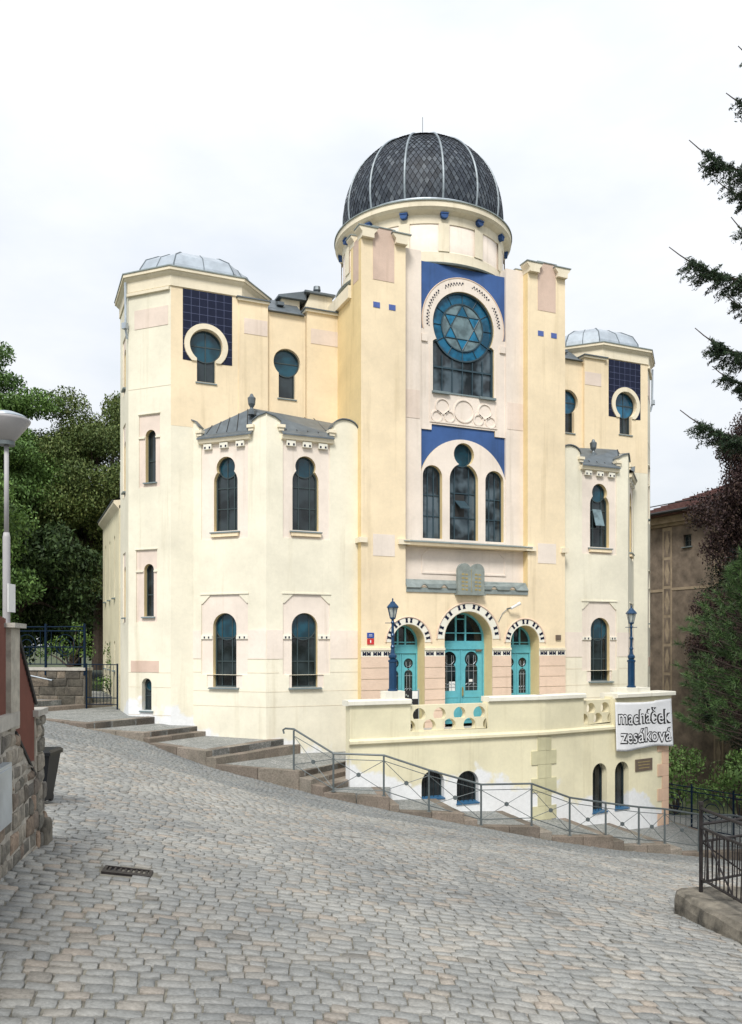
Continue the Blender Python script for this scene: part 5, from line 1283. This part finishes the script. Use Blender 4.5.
# retaining wall
ra, rb_ = FRxy(32.7, -14.6), FRxy(31.9, -10.95)
RW = Fr(ra[0], ra[1], math.degrees(math.atan2(rb_[1]-ra[1], rb_[0]-ra[0]))); LR = math.hypot(ra[0]-rb_[0], ra[1]-rb_[1])
rw = thing('retaining_wall', 'old stone retaining wall under the dark blue fence', 'wall', (ra[0], ra[1], -2.3))
MB().box(RW, 0, LR, -2.8, -.98, -.5, 0).build('masonry', M['darkmortar'], rw)
m = MB(); blocks(m, RW, 0, LR, -2.7, lambda s: -1.0, (.25, .42), (.35, .9), seed=5); m.build('stone_facing', M['oldstone'], rw)
MB().box(RW, -.05, LR+.05, -.98, -.87, -.55, .07).build('coping', M['concrete'], rw)
m = MB(); m.tube([RW.pt(.9, .25, -1.05), RW.pt(1.7, .25, -1.2), RW.pt(2.5, .25, -1.35)], .025, 6); m.tube([RW.pt(1.0, .25, -1.08), RW.pt(1.0, 0, -1.08)], .02, 5); m.tube([RW.pt(2.4, .25, -1.33), RW.pt(2.4, 0, -1.33)], .02, 5); m.build('handrail', M['zincl'], rw)

# ---------------------------------------------------------------- brown building at the right
bb = thing('apartment_house', 'grey-brown rendered house with buff painted bands and a red tiled roof', 'house', (33.6, 30, -8))
BW = Fr(33.6, 37.85, -84.7)
ho = [rect(2.40, 2.92, 5.4, 6.05), rect(3.1, 3.6, -2.3, -1.6), rect(5.2, 6.3, 4.6, 6.2), rect(5.2, 6.3, 1.0, 2.8), rect(5.2, 6.3, -3.5, -1.4)]
m = MB(); m.cut(BW, rect(-.5, 14, -9, 7.0), ho, -.4, 0); m.box(BW, -.5, 14, -9, 7.2, -11, -.6); m.build('wall', M['brownw'], bb)
for h_ in ho: window(bb, BW, h_, .2, ((h_[0][0]+h_[1][0])/2,), ((h_[0][1]+h_[2][1])/2,), (h_[0][0]-.08, h_[1][0]+.08, h_[0][1]), fw=.06)
m = MB(); m.box(BW, -.5, 14, 6.8, 7.31, -.3, .35); m.box(BW, -.5, 14, 6.65, 6.8, -.1, .15); m.build('cornice', M['brownl'], bb)
for s0, s1 in ((.94, 1.60), (4.4, 5.0)):
    m = MB(); m.box(BW, s0, s1, -8, 6.6, 0, .02); bo_ = m.build('painted_band', M['brownl'], bb)
    for i in range(9):
        z1 = 6.4-i*1.62; c = (s0+s1)/2; m = MB(); m.cut(BW, rect(s0+.1, s1-.1, z1-1.45, z1), [[(c, z1-1.4), (s1-.14, z1-.72), (c, z1-.05), (s0+.14, z1-.72)]], .02, .03); m.build('sgraffito', M['brownw'], bo_)
for z in (6.62, 3.05): MB().box(BW, 1.6, 14, z, z+.14, 0, .025).build('painted_band', M['brownl'], bb)
MB().box(BW, -.5, .94, 3.0, 3.15, 0, .025).build('painted_band', M['brownl'], bb)
P = BW.pt; e = 7.33
m = MB(); A_, B_, C_, D_ = P(-1.1, .8, e), P(14.6, .8, e), P(14.6, -11.6, e), P(-1.1, -11.6, e); E_, G_ = P(4.8, -5.4, e+2.7), P(9, -5.4, e+2.7)
m.add([A_, B_, C_, D_, E_, G_]+[(x, y, z-.16) for x, y, z in (A_, B_, C_, D_)], [(0, 1, 5, 4), (1, 2, 5), (2, 3, 4, 5), (3, 0, 4), (6, 7, 1, 0), (7, 8, 2, 1), (8, 9, 3, 2), (9, 6, 0, 3), (9, 8, 7, 6)])
rf = m.build('roof', M['rooft'], bb)
m = MB(); al = Vector(B_)-Vector(A_)
for i in range(1, 22):
    t = i/22; a = Vector(A_).lerp(Vector(E_), t)+Vector((0, 0, .03)); b = Vector(B_).lerp(Vector(G_), t)+Vector((0, 0, .03)); m.tube([a, b], .03, 4)
m.build('tile_course', M['rooft'], rf)
m = MB(); m.tube([P(-1.1, .88, e-.02), P(14.6, .88, e-.02)], .09, 6); m.tube([P(-.2, .2, e+.55), P(14, .2, e+.55)], .03, 5); m.build('gutter', M['dark'], bb)

# ================================================================ vegetation
import numpy as np
def quads(name, centres, size, mt, parent=None, seed=1, aspect=.55, up=.3, fold=False):
    rs = np.random.RandomState(seed); n = len(centres); c = np.asarray(centres, float)
    d = rs.normal(size=(n, 3)); d /= np.linalg.norm(d, axis=1)[:, None]
    e = rs.normal(size=(n, 3)); e[:, 2] *= up; a = np.cross(d, e); a /= np.linalg.norm(a, axis=1)[:, None]; b = np.cross(d, a)
    sz = (size*rs.uniform(.6, 1.35, n))[:, None]; A = a*sz; Bv = b*sz*aspect
    v = np.stack([c-A, c-Bv*.9, c+A, c+Bv*.9], 1).reshape(-1, 3)
    off = np.zeros(3)
    if parent is not None: off = np.array(parent['_off'])
    v = v-off
    me = bpy.data.meshes.new(name); me.vertices.add(4*n); me.vertices.foreach_set('co', v.ravel().astype(np.float32))
    me.loops.add(4*n); me.loops.foreach_set('vertex_index', np.arange(4*n, dtype=np.int32)); me.polygons.add(n)
    me.polygons.foreach_set('loop_start', np.arange(0, 4*n, 4, dtype=np.int32)); me.materials.append(mt); me.update(calc_edges=True)
    o = bpy.data.objects.new(name, me); COL.objects.link(o)
    if parent is not None: o.parent = parent
    return o
def lobes(centre, rad, n, r, seed, flat=.75, shell=.55):
    rs = np.random.RandomState(seed); out = []
    for i in range(n):
        d = rs.normal(size=3); d /= np.linalg.norm(d); q = rs.uniform(shell, 1.0)
        out.append((np.array(centre)+d*np.array(rad)*q, rs.uniform(r[0], r[1]), flat))
    return out
def leaf_pts(lbs, per, seed):
    rs = np.random.RandomState(seed); o = []
    for c, r, fl in lbs:
        n = int(per*r*r); d = rs.normal(size=(n, 3)); d /= np.linalg.norm(d, axis=1)[:, None]
        q = rs.uniform(.35, 1.05, n)[:, None]; o.append(c+d*q*r*np.array([1, 1, fl]))
    return np.concatenate(o)
def tree(name, label, F, R, zb, centre_z, rad, n_lobes, lr, per, leaf, mt, seed, group=None, flat=.75, trunk_r=.35, shell=.5):
    x, y = FRxy(F, R); t = thing(name, label, 'tree', (x, y, zb), group)
    lbs = lobes((x, y, centre_z), rad, n_lobes, lr, seed, flat, shell)
    quads('crown', leaf_pts(lbs, per, seed+1), leaf, mt, t, seed+2)
    rnd = random.Random(seed); m = MB(); top = centre_z+rad[2]*.5
    m.tube([(x, y, zb-.5), (x+.1, y, zb+(centre_z-zb)*.5), (x-.1, y+.1, centre_z), (x, y, top)], [trunk_r, trunk_r*.75, trunk_r*.5, trunk_r*.15], 8)
    for c, r, fl in lbs[:int(n_lobes*.5)]:
        z0 = zb+(centre_z-zb)*rnd.uniform(.45, 1.0); mid = ((x+c[0])/2, (y+c[1])/2, (z0+c[2])/2+.3)
        m.tube([(x, y, z0), mid, tuple(c)], [trunk_r*.35, trunk_r*.2, .03], 5)
    m.build('trunk', M['bark'], t)
    return t
G1 = 'tall trees behind the iron gate'
tree('broadleaf_tree', 'tall fresh green tree with layered boughs behind the white street lamp', 46, -23.4, -1, 9.6, (6.6, 6, 7.6), 95, (1.2, 2.1), 1150, .092, M['leafA'], 11, G1, .5)
tree('broadleaf_tree', 'olive brown tree between the green tree and the synagogue tower', 50, -16.4, -1, 8.6, (3.9, 4, 6.4), 75, (.9, 1.6), 1250, .082, M['leafB'], 21, G1, .8)
tree('broadleaf_tree', 'tree filling the gap behind the gate, shade put into its dark leaves', 58, -20.5, -1, 4.5, (7.5, 5, 5.6), 70, (1.4, 2.3), 420, .17, M['leafC'], 31, G1, .8)
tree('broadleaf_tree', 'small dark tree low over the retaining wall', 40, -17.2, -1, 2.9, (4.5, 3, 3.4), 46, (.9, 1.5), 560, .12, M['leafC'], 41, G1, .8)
tree('broadleaf_tree', 'dark tree at the picture edge behind the red-brown sheet panel', 36, -17.6, -1, 4.2, (2.6, 3, 4.6), 46, (.7, 1.2), 800, .09, M['leafA'], 51, G1, .8)
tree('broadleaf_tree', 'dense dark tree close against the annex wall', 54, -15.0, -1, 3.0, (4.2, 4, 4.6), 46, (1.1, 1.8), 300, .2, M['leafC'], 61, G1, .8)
# shrubs
def shrub(name, label, spots, leaf, mt, seed, per=700, group=None):
    x = sum(FRxy(a, b)[0] for a, b, c, d in spots)/len(spots); y = sum(FRxy(a, b)[1] for a, b, c, d in spots)/len(spots)
    z = min(c-d for a, b, c, d in spots); t = thing(name, label, 'shrub', (x, y, z), group)
    lbs = [(np.array((*FRxy(a, b), c)), d, .8) for a, b, c, d in spots]
    quads('foliage', leaf_pts(lbs, per, seed), leaf, mt, t, seed)
    m = MB()
    for a, b, c, d in spots:
        q = FRxy(a, b)
        m.tube([(x, y, z-.2), ((x+q[0])/2, (y+q[1])/2, z+(c-z)*.5), (q[0], q[1], c)], [.05, .035, .012], 5)
    m.build('stems', M['bark'], t)
shrub('shrub', 'light green bushy shrub behind the fence on the retaining wall', [(33.8, -12.2, -.25, .5), (34, -11.7, .25, .42), (33.9, -12.7, .1, .4), (34, -12.0, .75, .28), (33.6, -11.4, -.3, .35), (34, -13.3, -.3, .45)], .055, M['leafD'], 71, 900)
shrub('shrub', 'bright green shrub seen through the iron gate', [(34.5, -11.0, -1.6, .55), (34.8, -10.4, -1.3, .55), (34.9, -10.7, -.7, .45), (35.0, -10.9, -.2, .35)], .06, M['leafD'], 81, 700)
for i, (lab, spots) in enumerate([('low yew shrub nearest the synagogue corner, left end of the hedge', [(35, 12.4, -5.3, .9), (35.3, 13.2, -5.0, .9), (34.8, 11.9, -6.1, .8), (35.5, 12.6, -4.55, .6), (34.6, 13.2, -6.0, .8), (35.6, 13.6, -4.9, .7)]),
                                  ('spreading yew shrub at the right end of the hedge', [(33.8, 14.6, -5.3, .95), (34, 15.5, -5.1, .9), (33.6, 14.0, -5.9, .8), (34, 15.0, -4.7, .6), (33.5, 15.6, -6.1, .9)])]):
    shrub('yew_shrub', lab, spots, .075, M['yew'], 91+i*7, 620, 'yew hedge behind the blue fence')

# ---- spruce: explicit boughs on the side the photo shows, regular whorls elsewhere
def bough(m, pts_out, P0, P1, P2, seed, dens=1.0, hang=.55):
    rnd = random.Random(seed); L_ = (Vector(P2)-Vector(P0)).length; n = int(30*L_/3*dens)
    P0, P1, P2 = Vector(P0), Vector(P1), Vector(P2); path = []
    for i in range(13):
        t = i/12; path.append(P0*(1-t)**2+P1*2*t*(1-t)+P2*t*t)
    m.tube(path, [.05*(1-i/13)+.008 for i in range(13)], 5)
    ax = (P2-P0).normalized(); side = ax.cross(Vector((0, 0, 1))).normalized()
    for i in range(n*2):
        t = rnd.uniform(.12, .84); q = P0*(1-t)**2+P1*2*t*(1-t)+P2*t*t; sgn = -1 if i % 2 else 1
        ln = (.95-.72*t)*rnd.uniform(.55, 1.15)*min(1, L_/3.5)+.12
        d = (side*sgn*rnd.uniform(.1, .9)+ax*rnd.uniform(.15, .8)+Vector((0, 0, -rnd.uniform(.2, 1.5)*hang*(1.15-t*.8)))).normalized()
        e = q+d*ln; mid = q+d*ln*.5+Vector((0, 0, .05)); m.tube([q, mid, e], [.010, .006, .003], 3)
        k = int(ln/.011)
        for j in range(k):
            u = j/k; c = q.lerp(e, u); r = .045*(1-.45*u); pts_out.append((c.x+rnd.gauss(0, r), c.y+rnd.gauss(0, r), c.z+rnd.gauss(0, r)-.02))
    for j in range(int(L_*70)):
        t = rnd.uniform(.2, .88); q = P0*(1-t)**2+P1*2*t*(1-t)+P2*t*t; pts_out.append((q.x+rnd.gauss(0, .03), q.y+rnd.gauss(0, .03), q.z+rnd.gauss(0, .03)))
SF, SR = 24.0, 12.6
sx_, sy_ = FRxy(SF, SR); spz = -7.2
spt = thing('spruce_tree', 'tall dark spruce with drooping boughs reaching in from the right', 'tree', (sx_, sy_, spz))
MB().tube([(sx_, sy_, spz-.3), (sx_, sy_, 6), (sx_, sy_, 22)], [.32, .24, .04], 10).build('trunk', M['bark'], spt)
def px3(px, py, F): return FR3(F, (px-371)/834*F, (645-py)/834*F)
tips = [(738, 46, 23.4), (726, 93, 23.6), (689, 140, 23.2), (731, 217, 23.6), (669, 247, 23.0), (695, 328, 23.4), (680, 410, 23.0), (716, 180, 24.5), (722, 292, 24.4), (712, 366, 24.6)]
m = MB(); pts = []
for i, (px, py, F_) in enumerate(tips):
    tip = px3(px, py, F_); st = (sx_, sy_, tip[2]-.25); mid = ((st[0]*.45+tip[0]*.55), (st[1]*.45+tip[1]*.55), tip[2]-1.25+(.5 if py < 120 else 0))
    bough(m, pts, st, mid, tip, 100+i, 1.3 if px < 720 else .9)
rnd = random.Random(77)
for i in range(120):
    z = -3.5+i*.2; r = max(.5, 4.4*(1-(z+4)/27)); a = rnd.uniform(-2.2, 2.2) - YAW     # the far sides of the crown
    dx_, dy_ = math.cos(a), math.sin(a)
    if dx_*CY_-dy_*SY < -.25: continue
    tip = (sx_+dx_*r, sy_+dy_*r, z+.1); bough(m, pts, (sx_, sy_, z), (sx_+dx_*r*.5, sy_+dy_*r*.5, z-.8), tip, 200+i, .55)
m.build('branches', M['bark'], spt); quads('needles', pts, .060, M['needle'], spt, 5, .26, 1)
# ---- pine with long needle tufts
PF = 24.5; PR = 11.55; pxx, pyy = FRxy(PF, PR)
pt_ = thing('pine_tree', 'bushy green pine with long needle tufts in front of the brown house', 'tree', (pxx, pyy, -7.3))
rs = random.Random(5); m = MB(); nd = []
m.tube([(pxx, pyy, -7.5), (pxx+.1, pyy, -4), (pxx, pyy+.1, 2.4)], [.2, .15, .04], 8)
tufts = []
for i in range(900):
    z = rs.uniform(-3.0, 3.1); k_ = (z+3.0)/6.1; r = (2.35 if k_ < .5 else 2.3*(1-(k_-.5)/.56))*rs.uniform(.3, 1)+.15; a = rs.uniform(0, 6.283)
    tufts.append((pxx+r*math.cos(a), pyy+r*math.sin(a), z+.25*r))
vs, fs = [], []
for (x, y, z) in tufts:
    if rs.random() < .45: m.tube([(pxx, pyy, z-.6), ((x+pxx)/2, (y+pyy)/2, z-.35), (x, y, z)], [.03, .018, .008], 4)
    ax = Vector((x-pxx, y-pyy, .9)).normalized()
    for j in range(60):
        d = (ax*.9+Vector((rs.gauss(0, .6), rs.gauss(0, .6), rs.gauss(0, .6)))).normalized(); s0 = Vector((x, y, z))-ax*rs.uniform(0, .28); ln = rs.uniform(.14, .26)
        n_ = d.cross(Vector((rs.gauss(0, 1), rs.gauss(0, 1), rs.gauss(0, 1)))).normalized()*.009; k_ = len(vs); vs += [tuple(s0-n_), tuple(s0+n_), tuple(s0+d*ln)]; fs.append((k_, k_+1, k_+2))
m.build('branches', M['bark'], pt_); MB().add(vs, fs).build('needles', M['pine'], pt_, fix=False)
# ---- dull purple tree behind the pine
x, y = FRxy(37.5, 17.5)
pu = thing('plum_tree', 'dull purple leaved tree with fine twigs between spruce and pine', 'tree', (x, y, -7.3))
lbs = lobes((x, y, 6.3), (2.6, 2.4, 3.9), 74, (.6, 1.1), 17, .9, .3); lbs += lobes((x, y, -.2), (3.0, 2.4, 4.4), 54, (.6, 1.1), 18, .9, .35)
quads('crown', leaf_pts(lbs, 1250, 19), .07, M['plum'], pu, 20)
rnd = random.Random(8); m = MB(); m.tube([(x, y, -7.5), (x, y, -2), (x+.1, y, 8)], [.2, .15, .05], 8)
for c, r, fl in lbs:
    m.tube([(x, y, c[2]-1.2), ((x+c[0])/2, (y+c[1])/2, c[2]-.5), tuple(c)], [.03, .02, .008], 4)
    for j in range(9):
        d = Vector((rnd.gauss(0, 1), rnd.gauss(0, 1), rnd.gauss(.3, .8))).normalized(); e = Vector(c)+d*r*rnd.uniform(.8, 1.5); m.tube([tuple(c), tuple(Vector(c).lerp(e, .5)+Vector((0, 0, .06))), tuple(e)], [.009, .006, .003], 3)
m.build('trunk', M['bark'], pu)

# dark conifer mass low behind the pine
x, y = FRxy(39.5, 18.4)
dk = thing('conifer', 'dark bushy conifer filling the gap behind the pine and the plum tree', 'tree', (x, y, -7.3))
lbs = lobes((x, y, -.8), (3.0, 2.6, 6.4), 100, (.7, 1.2), 27, .9, .3)
quads('crown', leaf_pts(lbs, 800, 28), .08, M['needle'], dk, 29, .3, 1)
MB().tube([(x, y, -7.5), (x, y, 0), (x, y, 4.2)], [.2, .14, .04], 8).build('trunk', M['bark'], dk)
